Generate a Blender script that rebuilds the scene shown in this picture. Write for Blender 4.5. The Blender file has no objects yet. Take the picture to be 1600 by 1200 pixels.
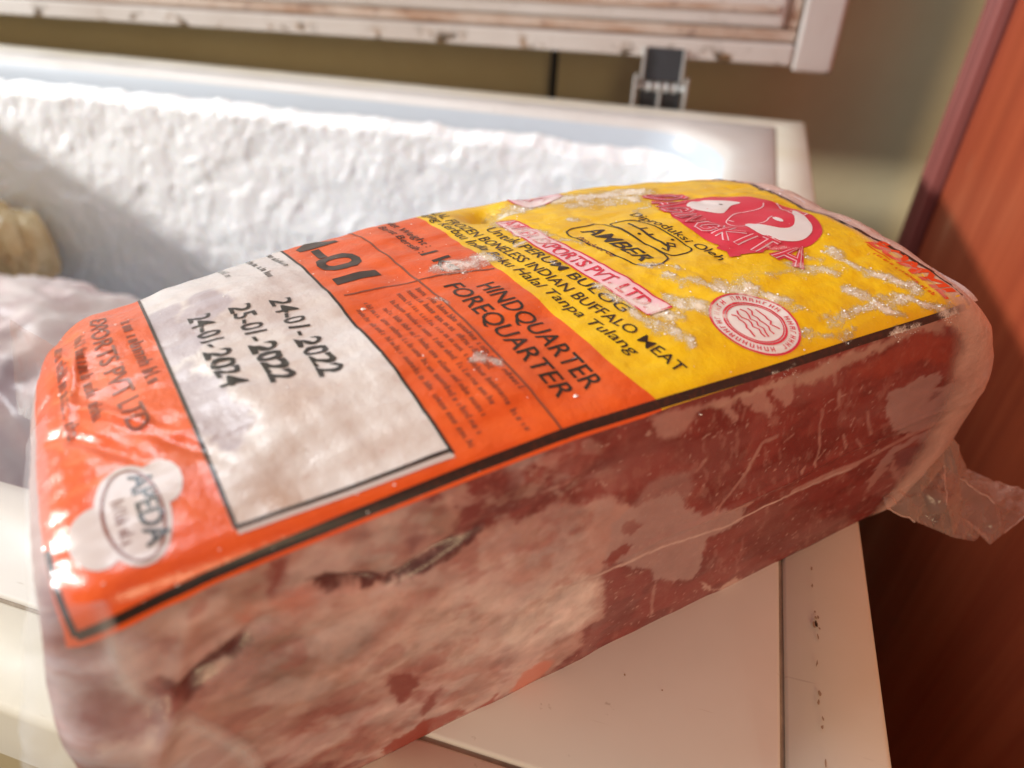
import bpy, bmesh, math, random
import numpy as np
from mathutils import Vector, Matrix
random.seed(7)
sc = bpy.context.scene
col = sc.collection

# ------------------------------------------------------------------ camera
cam_d = bpy.data.cameras.new('camera'); cam = bpy.data.objects.new('camera', cam_d); col.objects.link(cam)
RT = Vector((0.95590386, 0.29298086, 0.02024928)); UP = Vector((-0.18731827, 0.55515094, 0.81038219)); FW = Vector((-0.22618507, 0.77844052, -0.5855516))
cam.matrix_world = Matrix(((RT.x, UP.x, -FW.x, -0.0674), (RT.y, UP.y, -FW.y, -0.0524), (RT.z, UP.z, -FW.z, 0.17), (0, 0, 0, 1)))
cam_d.sensor_width = 36; cam_d.lens = 1084.48/1600*36
cam_d.clip_start = 0.01; cam_d.clip_end = 50
cam_d.dof.use_dof = True; cam_d.dof.focus_distance = 0.185; cam_d.dof.aperture_fstop = 9.0; cam_d.dof.aperture_blades = 0
sc.camera = cam

# ------------------------------------------------------------------ light
w = bpy.data.worlds.new('World'); sc.world = w; w.use_nodes = True
bg = w.node_tree.nodes['Background']; bg.inputs[0].default_value = (0.84, 0.90, 1.0, 1); bg.inputs[1].default_value = 0.31
def area(name, loc, aim, size, power, color, shape='DISK', size_y=None):
    d = bpy.data.lights.new(name, 'AREA'); d.shape = shape; d.size = size; d.energy = power; d.color = color
    if size_y: d.size_y = size_y
    o = bpy.data.objects.new(name, d); col.objects.link(o); o.location = loc
    o.rotation_euler = (Vector(aim)-Vector(loc)).to_track_quat('-Z', 'Y').to_euler()
    return o
KD = Vector((0.93, 0.28, -0.34)).normalized()
KT = Vector((-0.15, 0.25, 0.0))
area('low_daylight', KT-KD*4.0, KT, 0.36, 158, (1.0, 0.975, 0.94))
area('window_light', (-1.5, 1.0, 1.9), (-0.1, 0.2, 0.0), 1.2, 80, (0.86, 0.93, 1.0), 'RECTANGLE', 1.2)
area('warm_bounce_fill', (0.42, -0.85, 0.36), (0.0, 0.08, 0.02), 0.5, 6.9, (1.0, 0.75, 0.43))  # added fill imitating warm bounce off the wood, no real lamp
sc.view_settings.view_transform = 'Standard'; sc.view_settings.look = 'None'; sc.view_settings.exposure = 0; sc.view_settings.gamma = 1
sc.cycles.max_bounces = 8; sc.cycles.transparent_max_bounces = 12; sc.cycles.caustics_reflective = False; sc.cycles.caustics_refractive = False

# ---- GEO: shape of the meat package, in millimetres of its own frame ----
PW, PH, PX0, PX1 = 106.0, 82.0, -5.0, 217.0
def hash2(ix, iy, seed=0):
    n = (ix.astype(np.int64)*374761393 + iy.astype(np.int64)*668265263 + seed*974634777) & 0x7fffffff
    n = ((n ^ (n >> 13))*1274126177) & 0x7fffffff
    n = n ^ (n >> 16)
    return (n & 0xffff)/65535.0
def vnoise(x, y, seed=0):
    x = np.asarray(x, float); y = np.asarray(y, float)
    ix = np.floor(x); iy = np.floor(y); fx = x-ix; fy = y-iy
    fx = fx*fx*fx*(fx*(fx*6-15)+10); fy = fy*fy*fy*(fy*(fy*6-15)+10)
    a = hash2(ix, iy, seed); b = hash2(ix+1, iy, seed); c = hash2(ix, iy+1, seed); d = hash2(ix+1, iy+1, seed)
    return (a*(1-fx)+b*fx)*(1-fy)+(c*(1-fx)+d*fx)*fy
def fbm(x, y, seed=0, octv=4, gain=.5):
    s = 0.; a = 1.; t = 0.
    for k in range(octv):
        s = s + a*vnoise(np.asarray(x)*2.03**k+k*17.3, np.asarray(y)*2.03**k-k*9.1, seed+k); t += a; a *= gain
    return s/t
def sstep(e0, e1, x):
    t = np.clip((np.asarray(x, float)-e0)/(e1-e0), 0, 1); return t*t*(3-2*t)
def gauss(x, y, cx, cy, rx, ry, ang=0.):
    c, s = math.cos(ang), math.sin(ang); dx = x-cx; dy = y-cy
    return np.exp(-(((dx*c+dy*s)/rx)**2+((-dx*s+dy*c)/ry)**2))
BK = np.array([[-12, 2.0], [10, 4.0], [30, 5.4], [64, 6.2], [109, 6.8], [150, 7.8], [195, 8.4], [215, 7.0], [232, 3.0]])
WK = np.array([[-8, 93], [17, 97], [40, 105], [60, 110], [85, 114], [110, 116], [140, 116], [165, 114.], [190, 109], [217, 101], [232, 98]])
def EB(z): return np.interp(z, [0, 10, 20, 32, 45, 55, 68, 76, 82, 95], [13, 21, 28, 31, 30, 26, 16, 7, .5, 0])
def EL(z): return np.interp(z, [0, 20, 40, 55, 66, 74, 80], [9, 9, 8, 5.5, 2.5, .6, 0])
def section(x, s):
    """point on the unrounded section at station x, perimeter s (0 = front top edge, PW = back top edge)"""
    x = np.asarray(x, float); s = np.asarray(s, float)
    def ins(d, R):
        d = np.clip(d, 0, R); return R-np.sqrt(np.maximum(R*R-(R-d)**2, 0))
    il = ins(x-PX0, 13.0); ir = ins(PX1-x, 7.0); i = il+ir
    B = np.interp(x, BK[:, 0], BK[:, 1])
    t = np.clip(s/PW, 0, 1); wx = np.interp(x, WK[:, 0], WK[:, 1])
    zt = PH-i*.8+B*np.maximum(1-np.abs(2*t-1)**2.4, 0)
    yt = i+t*(wx-2*i)
    k = np.clip(-s/PH, 0, 1)
    zf = (PH-i*.8)*(1-k)+k*i*.35
    bow = 1-(2*k-1)**2
    yf = i-1.5*bow
    kb = np.clip((s-PW)/PH, 0, 1)
    zb = (PH-i*.8)*(1-kb)+kb*i*.35
    yb = wx-i+2.0*(1-(2*kb-1)**2)
    y = np.where(s < 0, yf, np.where(s > PW, yb, yt)); z = np.where(s < 0, zf, np.where(s > PW, zb, zt))
    hy = np.clip((y-wx/2)/(wx/2), -1, 1)
    # pillow ends
    xo = x - (3.0*(1-hy*hy)+EL(z))*np.clip((PX0+30-x)/30, 0, 1)**1.5 + (1.0*(1-hy*hy)+EB(z))*np.clip((x-PX1+45)/45, 0, 1)**2.6
    return np.stack([xo, y, z], -1)
def surf(x, s, off=0.0, r=4.5, wr=1.0):
    x = np.asarray(x, float)+0*np.asarray(s, float); s = np.asarray(s, float)+0*x
    P = section(x, s)
    for e in (0.0, PW):
        m = np.abs(s-e) < r
        if m.any():
            tt = ((s[m]-e)/r+1)/2; xm = x[m]
            A = section(xm, np.full_like(xm, e-r)); C = section(xm, np.full_like(xm, e)); D = section(xm, np.full_like(xm, e+r))
            tt = tt[:, None]; P[m] = A*(1-tt)**2+2*C*tt*(1-tt)+D*tt*tt
    top = sstep(-r, r, s)*sstep(PW+r, PW-r, s)
    fr = sstep(r, -r, s); bk = sstep(PW-r, PW+r, s)
    N = np.stack([0*s, -fr+bk, top], -1); N /= np.maximum(np.linalg.norm(N, axis=-1, keepdims=True), 1e-6)
    d = np.zeros_like(s)
    # top film: soft swells, fine wrinkles along the pack, creases and the dent near the far edge
    w = (fbm(x/34, s/26, 3, 3)-.5)*3.4 + (fbm(x/7+s/30, s/30, 8, 3)-.5)*.9*sstep(120, 100, x)+(fbm(x/26-s/60, s/9, 9, 3)-.5)*1.1*sstep(105, 125, x) + (fbm(x/16, s/4.0, 12, 2)-.5)*.65
    w = w - 5.0*gauss(x, s, *DENT1) + 1.8*gauss(x, s, *DENT2)
    for (cx, cy, rx, ry, ang, h) in CREASES: w = w + h*gauss(x, s, cx, cy, rx, ry, ang)
    rg = np.abs(2*fbm(x/9+s/14, s/13-x/40, 15, 3)-1); w = w-.30*sstep(.22, 0, rg)*sstep(104, 116, x)*sstep(.35, .6, fbm(x/20, s/20, 17, 2))
    d = d+top*w*wr*sstep(-1, 14, s)
    # front film
    f = (fbm(x/22, s/18, 21, 3)-.5)*1.6
    for (cx, cy, rx, ry, ang, h) in FCREASES: f = f + h*gauss(x, s, cx, cy, rx, ry, ang)
    d = d+fr*f*wr*sstep(0, -12, s)
    return P+N*(d+off)[..., None]
DENT1 = (117.0, 92.0, 7.0, 5.0, .3)
DENT2 = (130.0, 97.0, 7.0, 6.0, 0.)
CREASES = [(6, 40, 1.2, 14, .55, -1.0), (10, 46, 1.3, 14, .55, .8), (19, 30, 1.0, 13, .6, -.7), (4, 62, 1.2, 20, -.1, .8), (1, 82, 1.6, 16, .25, 1.2)]
FCREASES = [(152, -41, 60, 1.1, .035, .7), (7, -34, 2.0, 26, -.28, 2.2), (0, -34, 7, 9, .2, 3.6), (5, -16, 4, 5, .5, 1.8), (8, -62, 6, 8, 0, 2.2), (3.5, -47, 1.5, 9, .6, -1.6), (40, -15.5, 7, 1.5, -.35, -2.6), (55, -17, 9, 1.4, .28, -2.4), (12, -25, 6, 2.0, .15, -2.4), (22, -20.5, 5, 2.2, .5, -2.6), (26, -27, 9, 4, .3, -1.2), (80, -55, 24, 16, .2, 1.4), (60, -30, 16, 8, .3, 1.0), (95, -15, 20, 4, 0, -.8)]
SHK = np.array([[-12, 0], [0, -2], [25, -8], [64, -9], [87, -11.5], [109, -12], [160, -7], [208, -1], [232, 0]])
def label(a, b, off=0.0):
    """label print coordinates: a along the pack, b from the front edge to the far edge"""
    a = np.asarray(a, float); b = np.asarray(b, float)
    x = a+np.interp(a, SHK[:, 0], SHK[:, 1])*np.clip(b, 0, PW)/PW
    return surf(x, b, off)
# ---- END GEO ----
# ------------------------------------------------------------------ material helpers
class NT:
    def __init__(self, name):
        self.m = bpy.data.materials.new(name); self.m.use_nodes = True; self.t = self.m.node_tree
        self.b = self.t.nodes['Principled BSDF']; self.out = self.t.nodes['Material Output']
    def n(self, typ, **kw):
        n = self.t.nodes.new(typ)
        for k, v in kw.items():
            if k.startswith('i_'): n.inputs[int(k[2:])].default_value = v
            else: setattr(n, k, v)
        return n
    def l(self, a, b): self.t.links.new(a, b)
    def put(self, v, sock):
        if hasattr(v, 'is_linked') or hasattr(v, 'links'): self.l(v, sock)
        else: sock.default_value = v
    def math(self, op, a, b=0.0, clamp=False):
        n = self.n('ShaderNodeMath', operation=op, use_clamp=clamp); self.put(a, n.inputs[0]); self.put(b, n.inputs[1]); return n.outputs[0]
    def mix(self, f, a, b):
        n = self.n('ShaderNodeMix', data_type='RGBA'); self.put(f, n.inputs[0]); self.put(a, n.inputs[6]); self.put(b, n.inputs[7]); return n.outputs[2]
    def noise(self, scale, detail=4, rough=.5, vec=None, stretch=None, w=None):
        n = self.n('ShaderNodeTexNoise'); n.inputs['Scale'].default_value = scale; n.inputs['Detail'].default_value = detail; n.inputs['Roughness'].default_value = rough
        v = vec or self.obj()
        if stretch:
            mp = self.n('ShaderNodeMapping'); mp.inputs['Scale'].default_value = stretch; self.l(v, mp.inputs[0]); v = mp.outputs[0]
        self.l(v, n.inputs['Vector']); return n.outputs[0]
    def obj(self):
        if not hasattr(self, '_tc'): self._tc = self.n('ShaderNodeTexCoord')
        return self._tc.outputs['Object']
    def uv(self):
        if not hasattr(self, '_uv'): self._uv = self.n('ShaderNodeUVMap')
        return self._uv.outputs[0]
    def attr(self, name, out='Fac'):
        n = self.n('ShaderNodeAttribute', attribute_name=name); return n.outputs[out]
    def ramp(self, v, lo, hi, a=0., b=1.):
        n = self.n('ShaderNodeMapRange', clamp=True); n.interpolation_type = 'SMOOTHSTEP'; self.put(v, n.inputs[0])
        for i, q in enumerate((lo, hi, a, b)): n.inputs[i+1].default_value = q
        return n.outputs[0]
    def bump(self, h, dist, strength=1.0):
        n = self.n('ShaderNodeBump'); n.inputs['Strength'].default_value = strength; n.inputs['Distance'].default_value = dist; self.l(h, n.inputs['Height']); self.l(n.outputs[0], self.b.inputs['Normal']); return n
    def set(self, **kw):
        names = dict(col='Base Color', rough='Roughness', spec='Specular IOR Level', coat='Coat Weight', coatr='Coat Roughness', sss='Subsurface Weight', metal='Metallic', alpha='Alpha', trans='Transmission Weight', ior='IOR')
        for k, v in kw.items(): self.put(v, self.b.inputs[names[k]])
        return self
def c4(r, g, b): return (r, g, b, 1.0)

# painted / plastic surfaces
def plain(name, col_, rough=.5, var=.12, scale=30, spec=.5, bump=0):
    t = NT(name); n = t.noise(scale, 5, .6)
    c = t.mix(t.ramp(n, .3, .75), c4(*col_), c4(*[v*(1-var) for v in col_])); t.set(col=c, rough=t.ramp(n, .2, .8, rough*.85, min(1, rough*1.15)), spec=spec)
    if bump: t.bump(t.noise(scale*4, 3), bump)
    return t.m

def m_trim(name, ca, cb):
    t = NT(name); n = t.noise(9, 5, .6); f = t.noise(160, 3, .7)
    c = t.mix(t.ramp(n, .35, .75), c4(*ca), c4(*cb))
    sp = t.math('MULTIPLY', t.ramp(f, .66, .74), t.ramp(t.noise(14, 2), .48, .62))
    c = t.mix(t.math('MULTIPLY', sp, .7), c, c4(.20, .13, .07))
    sc_ = t.math('MULTIPLY', t.ramp(t.noise(22, 3, .7, stretch=(1, 9, 1)), .66, .70), t.ramp(t.noise(7, 2), .46, .6)); c = t.mix(t.math('MULTIPLY', sc_, .5), c, c4(.34, .25, .17))
    c = t.mix(t.ramp(t.noise(3.5, 5, .7), .5, .75, 0, .35), c, c4(.62, .52, .38))
    t.set(col=c, rough=t.ramp(t.noise(30, 4), .3, .7, .28, .5)); t.bump(t.noise(60, 4), .0002, .5); return t.m
def m_rust_frame():
    t = NT('stained_lid_frame')
    n = t.noise(26, 6, .65); n2 = t.noise(75, 4, .7); sepz = t.n('ShaderNodeSeparateXYZ'); t.l(t.obj(), sepz.inputs[0])
    low = t.ramp(sepz.outputs[2], .016, .004)
    st = t.math('MULTIPLY', t.ramp(n, .53, .62), t.math('ADD', t.math('MULTIPLY', low, .95), .10))
    c = t.mix(t.ramp(t.noise(6, 3), .3, .7), c4(.66, .62, .58), c4(.56, .50, .45))
    c = t.mix(st, c, t.mix(t.ramp(n2, .4, .6), c4(.30, .16, .06), c4(.07, .045, .02)))
    t.set(col=c, rough=.5); return t.m
def m_gasket():
    t = NT('stained_lid_lining'); n = t.noise(14, 6, .65, stretch=(1, 1, 4)); n2 = t.noise(60, 3, .6)
    c = t.mix(t.ramp(n, .35, .68), c4(.60, .50, .42), c4(.42, .26, .17)); c = t.mix(t.math('MULTIPLY', t.ramp(n2, .58, .7), .5), c, c4(.16, .07, .04))
    t.set(col=c, rough=.6); return t.m
def m_frost_wall():
    t = NT('frost_crust'); n = t.noise(260, 4, .65)
    t.set(col=t.mix(t.noise(14, 4), c4(.88, .91, .93), c4(.95, .96, .97)), rough=.34, spec=.7, sss=.45)
    t.b.inputs['Subsurface Radius'].default_value = (.004, .005, .006); t.bump(n, .0009, .5); return t.m
def m_wall():
    t = NT('painted_wall'); n = t.noise(5, 5, .6); n2 = t.noise(45, 4, .7)
    c = t.mix(t.ramp(n, .3, .7), c4(.82, .70, .43), c4(.75, .62, .36)); c = t.mix(t.math('MULTIPLY', t.ramp(n2, .68, .75), .35), c, c4(.08, .06, .04))
    t.set(col=c, rough=.7, spec=.25); t.bump(t.noise(120, 4), .0006, .6); return t.m
def m_wood(name, a, b, rough=.3):
    t = NT(name); g = t.noise(40, 6, .65, stretch=(1, 1, .055)); s = t.noise(120, 5, .6, stretch=(1, 1, .03)); k = t.noise(17, 3, .6, stretch=(1, 1, .35))
    c = t.mix(t.ramp(g, .3, .72), c4(*a), c4(*b)); c = t.mix(t.math('MULTIPLY', t.ramp(s, .5, .8), .45), c, c4(*[v*.45 for v in b]))
    c = t.mix(t.math('MULTIPLY', t.ramp(k, .66, .72), .55), c, c4(.52, .30, .17))
    t.set(col=c, rough=t.ramp(g, .2, .8, rough, rough+.2), spec=.45); t.bump(s, .0004, .4); return t.m
def m_bag(name, a, b, rough=.28, spec=.7):
    t = NT(name); n = t.noise(18, 5, .6); c = t.mix(t.ramp(n, .38, .66), c4(*a), c4(*b)); t.set(col=c, rough=rough, spec=spec); t.bump(t.noise(60, 5, .6), .002, .6); return t.m
# meat under film: colour map lives on the mesh, the film is the clear coat
def m_meat():
    t = NT('frozen_meat_under_film'); v = t.attr('tint', 'Color'); n = t.noise(900, 4, .7); n2 = t.noise(210, 5, .6, stretch=(1, .4, .7))
    c = t.mix(t.ramp(n2, .5, .85, 0, .22), v, c4(.55, .35, .29))
    c = t.mix(t.ramp(n, .55, .9, 0, .25), c, c4(.10, .015, .012))
    t.set(col=c, rough=.45, spec=.4, coat=.35, coatr=.2, sss=.15); t.b.inputs['Subsurface Radius'].default_value = (.004, .0015, .001)
    lum = t.n('ShaderNodeRGBToBW'); t.l(v, lum.inputs[0])
    b = t.bump(t.math('ADD', t.math('MULTIPLY', t.noise(330, 5, .65), .7), t.math('MULTIPLY', lum.outputs[0], .6)), .0005, .55); t.l(b.outputs[0], t.b.inputs['Coat Normal']); return t.m
def frosted(t, c, amount=1.0):
    """granular ice on the film: whitens the print where the frost attribute is set"""
    f = t.attr('frost'); g = t.noise(2300, 3, .75); g2 = t.noise(700, 3, .6)
    k = t.math('MULTIPLY', t.ramp(t.math('ADD', t.math('ADD', g, t.math('MULTIPLY', g2, .6)), t.math('MULTIPLY', f, .75)), 1.0, 1.5), t.ramp(f, .04, .45))
    return t.mix(t.math('MULTIPLY', k, .74*amount), c, c4(.83, .80, .76)), k
def m_label():
    t = NT('printed_film'); sx = t.n('ShaderNodeSeparateXYZ'); t.l(t.uv(), sx.inputs[0]); A, B = sx.outputs[0], sx.outputs[1]
    n = t.noise(95, 5, .6); n2 = t.noise(38, 4, .6); n3 = t.noise(420, 4, .65)
    org = t.mix(t.ramp(n, .3, .75), c4(.80, .115, .013), c4(.70, .088, .014)); org = t.mix(t.ramp(n2, .5, .75, 0, .5), org, c4(.62, .125, .045))
    yel = t.mix(t.ramp(n, .35, .7), c4(.88, .57, .005), c4(.80, .48, .008)); yel = t.mix(t.ramp(n2, .50, .75, 0, .75), yel, c4(.64, .36, .015)); yel = t.mix(t.ramp(t.noise(150, 5, .65, stretch=(1, .5, 1)), .5, .75, 0, .4), yel, c4(.85, .60, .05))  # the darker ochre blotches put wrinkle shading into the yellow
    win = t.mix(t.ramp(n2, .46, .72), c4(.73, .70, .69), c4(.62, .545, .52)); win = t.mix(t.attr('lilac'), win, c4(.40, .35, .42)); win = t.mix(t.ramp(n3, .62, .8, 0, .6), win, c4(.55, .28, .27))
    win = t.mix(t.attr('brown'), win, c4(.45, .28, .20))
    c = t.mix(t.math('GREATER_THAN', t.attr('oy'), 0), org, yel)
    inw = t.math('MULTIPLY', t.math('GREATER_THAN', A, 25.0), t.math('MULTIPLY', t.math('LESS_THAN', A, 64.2), t.math('GREATER_THAN', B, 3.6)))
    c = t.mix(inw, c, win)
    beyond = t.mix(t.ramp(n3, .35, .7), c4(.74, .68, .70), c4(.62, .50, .52))
    c = t.mix(t.math('GREATER_THAN', t.attr('rt'), 0), c, beyond)
    c, k = frosted(t, c)
    t.set(col=c, rough=t.math('ADD', .30, t.math('MULTIPLY', k, .25)), spec=.45, coat=.25, coatr=.12)
    h = t.math('ADD', t.math('MULTIPLY', t.noise(260, 5, .6, stretch=(1, 1, 1)), .6), t.math('MULTIPLY', k, .9))
    b = t.bump(h, .0008, .75); t.l(b.outputs[0], t.b.inputs['Coat Normal']); return t.m
def m_ink(name, c_, fr=1.0, fade=0.0, under=(.7, .1, .02)):
    t = NT(name); n = t.noise(700, 4, .7); c = t.mix(t.ramp(n, .45, .85, fade, min(1, fade+.10)), c4(*c_), c4(*under)); c, k = frosted(t, c, fr)
    t.set(col=c, rough=.36, spec=.4, coat=.2, coatr=.15); return t.m
def m_film(name, tint, op, rough=.16):
    t = NT(name); t.set(col=c4(*tint), rough=rough, spec=.8)
    lw = t.n('ShaderNodeLayerWeight'); lw.inputs[0].default_value = .35
    n = t.noise(120, 4, .6); a = t.math('ADD', t.ramp(n, .35, .75, op*.8, min(1, op*1.2)), t.math('MULTIPLY', lw.outputs['Facing'], .45), clamp=True)
    a = t.math('MULTIPLY', a, t.attr('fade')); t.set(alpha=a); t.bump(t.math('ADD', t.noise(90, 4, .55), t.math('MULTIPLY', t.noise(260, 3, .6, stretch=(.35, .35, 1)), .5)), .0016, .6); return t.m
def m_ice():
    t = NT('ice_grains'); t.set(col=c4(.90, .90, .88), rough=.25, spec=.8, sss=.3); t.b.inputs['Subsurface Radius'].default_value = (.0006, .0006, .0006); return t.m
# ------------------------------------------------------------------ object helpers
def link(o, parent=None, label=None, cat=None, kind=None, group=None):
    if o.name not in col.objects: col.objects.link(o)
    if parent: o.parent = parent
    if label: o['label'] = label
    if cat: o['category'] = cat
    if kind: o['kind'] = kind
    if group: o['group'] = group
    return o
def empty(name, loc, label, cat):
    o = bpy.data.objects.new(name, None); o.location = loc; o.empty_display_size = .02
    return link(o, None, label, cat)
def mesh(name, verts, faces, mat, parent=None, smooth=True, **kw):
    me = bpy.data.meshes.new(name); me.from_pydata([tuple(map(float, v)) for v in verts], [], faces); me.update()
    if smooth: me.polygons.foreach_set('use_smooth', [True]*len(me.polygons))
    if mat: me.materials.append(mat)
    return link(bpy.data.objects.new(name, me), parent, **kw)
def from_bm(name, bm, mat, parent=None, smooth=False, **kw):
    me = bpy.data.meshes.new(name); bm.normal_update(); bm.to_mesh(me); bm.free()
    if smooth: me.polygons.foreach_set('use_smooth', [True]*len(me.polygons))
    me.materials.append(mat); return link(bpy.data.objects.new(name, me), parent, **kw)
def grid_faces(nu, nv, closed=False):
    return [(i*nv+j, (i+1)*nv+j, (i+1)*nv+(j+1) % nv, i*nv+(j+1) % nv) for i in range(nu-1) for j in range(nv if closed else nv-1)]
def box(lo, hi, bev=0.0, seg=2, bm=None):
    own = bm or bmesh.new()
    r = bmesh.ops.create_cube(own, size=1.0)
    for v in r['verts']:
        v.co = Vector([(lo[k]+hi[k])/2+v.co[k]*(hi[k]-lo[k]) for k in range(3)])
    if bev:
        es = list({e for v in r['verts'] for e in v.link_edges}); bmesh.ops.bevel(own, geom=es, offset=bev, segments=seg, profile=.5, affect='EDGES')
    return own
def fattr(o, name, vals):
    a = o.data.attributes.new(name, 'FLOAT', 'POINT'); a.data.foreach_set('value', np.asarray(vals, np.float32).ravel())
def uvset(o, A, B):
    uv = o.data.uv_layers.new(name='UVMap'); li = np.empty(len(o.data.loops), np.int32); o.data.loops.foreach_get('vertex_index', li)
    uv.data.foreach_set('uv', np.stack([np.asarray(A).ravel()[li], np.asarray(B).ravel()[li]], -1).astype(np.float32).ravel())
def tube(name, pts, rad, mat, parent=None, n=12, **kw):
    V = []; F = []
    for i, pnt in enumerate(pts):
        a = pts[max(i-1, 0)]; b = pts[min(i+1, len(pts)-1)]; d = (Vector(b)-Vector(a)).normalized()
        q = d.to_track_quat('Z', 'Y')
        for k in range(n): V.append(Vector(pnt)+q @ Vector((rad*math.cos(k*2*math.pi/n), rad*math.sin(k*2*math.pi/n), 0)))
    F = grid_faces(len(pts), n, True); F.append(tuple(range(n))[::-1]); F.append(tuple(range((len(pts)-1)*n, len(pts)*n)))
    return mesh(name, V, F, mat, parent, **kw)

# ------------------------------------------------------------------ room
FX0, FD, FZ = -1.60, 0.645, -0.86          # freezer left side (lengthened unseen along with the lid), depth, floor level
M_TRIM, M_WALL = m_trim('white_plastic_top', (.74, .72, .69), (.68, .65, .61)), m_wall(); M_OUT = m_trim('yellowed_white_trim', (.76, .72, .62), (.70, .64, .50))
mesh('wall', [(-3, .80, FZ-.1), (1.2, .80, FZ-.1), (1.2, .80, 2.2), (-3, .80, 2.2)], [(0, 1, 2, 3)], M_WALL, smooth=False, kind='structure')
mesh('floor', [(-3, -2.5, FZ), (1.2, -2.5, FZ), (1.2, .80, FZ), (-3, .80, FZ)], [(0, 1, 2, 3)], plain('brown_floor', (.10, .07, .04), .5), smooth=False, kind='structure')

M_WOOD = m_wood('red_brown_wood', (.42, .088, .036), (.31, .055, .022)); M_WOOD2 = m_wood('dark_red_moulding', (.34, .11, .095), (.24, .066, .056), .3)
DX = .120
door = empty('wooden_door', (DX, .3, FZ), 'red brown varnished wooden door with fluted moulding beside the freezer', 'door')
def dloc(bm): bmesh.ops.translate(bm, verts=bm.verts, vec=(-DX, -.3, -FZ)); return bm
from_bm('door_panel', dloc(box((DX+.002, -.12, FZ), (DX+.036, .6195, 1.2), .002)), M_WOOD, door)
from_bm('moulding_strip', dloc(box((DX-.002, .6225, FZ), (DX+.042, .668, 1.2), .002)), M_WOOD2, door)
yy = .6235
for wdt, pr in ((.008, .010), (.005, .005), (.011, .012), (.005, .006), (.008, .010), (.0055, .005)):
    V = []; nseg = 9
    for z in (FZ+.001, 1.199):
        for k in range(nseg):
            a = math.pi*k/(nseg-1); V.append((-.0015-pr*math.sin(a)*.7, yy+wdt/2-wdt/2*math.cos(a)-.3, z-FZ))
    mesh('moulding_ridge', V, [(k, k+nseg, k+nseg+1, k+1) for k in range(nseg-1)], M_WOOD2, door)
    yy += wdt+.0005
# ------------------------------------------------------------------ chest freezer
fz = empty('chest_freezer', (0, 0, FZ), 'open white chest freezer with its inner walls crusted in frost', 'freezer')
def fo(V): return [(v[0], v[1], v[2]-FZ) for v in V]
def fbx(name, lo, hi, mat, bev=.002, parent=None): 
    bm = box(lo, hi, bev); bmesh.ops.translate(bm, verts=bm.verts, vec=(0, 0, -FZ)); return from_bm(name, bm, mat, parent or fz)
IN = (-1.02, -.064, .067, .590)             # opening: x0, x1, y0, y1
def rrect(x0, x1, y0, y1, r, z, n=14, ns=22):
    P = []
    cs = [((x1-r, y0+r), -90), ((x1-r, y1-r), 0), ((x0+r, y1-r), 90), ((x0+r, y0+r), 180)]
    pts = []
    for (cx, cy), a0 in cs:
        for k in range(n+1):
            a = math.radians(a0+90*k/n); pts.append((cx+r*math.cos(a), cy+r*math.sin(a)))
    # resample straight runs between corners
    out = []
    for c in range(4):
        arc = pts[c*(n+1):(c+1)*(n+1)]; nxt = pts[((c+1) % 4)*(n+1)]
        out += arc
        for k in range(1, ns): out.append((arc[-1][0]+(nxt[0]-arc[-1][0])*k/ns, arc[-1][1]+(nxt[1]-arc[-1][1])*k/ns))
    return [(x, y, z) for x, y in out]
def ring(name, loops, mat, parent=None, smooth=True):
    n = len(loops[0]); V = [v for L_ in loops for v in L_]
    return mesh(name, fo(V), [(i*n+k, i*n+(k+1) % n, (i+1)*n+(k+1) % n, (i+1)*n+k) for i in range(len(loops)-1) for k in range(n)], mat, parent or fz, smooth)
def orect(d, z, r=.003): return rrect(FX0+d, -d, d, FD-d, max(r, .0008), z)
M_CAB = plain('beige_painted_steel', (.50, .40, .22), .4, .1, 8)
ring('cabinet', [orect(.003, FZ+.05), orect(.003, -.3), orect(.003, -.033)], M_CAB, smooth=False); fbx('base_plate', (FX0+.004, .004, FZ+.04), (-.004, FD-.004, FZ+.0495), M_CAB)
ring('rim_trim', [orect(.0005, -.034), orect(.0, -.003), orect(.0006, -.0008), orect(.002, 0), orect(.0242, 0, .001), orect(.0250, -.0006, .001), orect(.0251, -.004, .001)], M_OUT)
ring('seam_sealant', [orect(.0250, -.0013, .001), orect(.0265, -.0011, .001)], plain('grimy_sealant', (.42, .33, .24), .7, .5, 60))
M_RIM = plain('white_plastic_rim', (.80, .80, .78), .35, .06, 12)
ring('top_rim', [orect(.0262, -.004, .001), orect(.0264, -.0004, .001), orect(.0274, .0003, .001)] +
     [rrect(IN[0]-d, IN[1]+d, IN[2]-d, IN[3]+d, .075+d*.6, z, ) for d, z in ((.016, .0003), (.008, .0), (.003, -.0022), (.0, -.006))], M_TRIM)
M_LIN = plain('cool_white_liner', (.60, .67, .74), .32, .05, 10)
ring('liner', [rrect(IN[0]-d, IN[1]+d, IN[2]-d, IN[3]+d, .075, z) for d, z in ((0, -.006), (-.003, -.014), (-.004, -.022), (-.004, -.2), (-.004, -.46))], M_LIN)
mesh('bin_floor', fo([(IN[0], IN[2], -.46), (IN[1], IN[2], -.46), (IN[1], IN[3], -.46), (IN[0], IN[3], -.46)]), [(0, 1, 2, 3)], M_LIN, fz, False)
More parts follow.
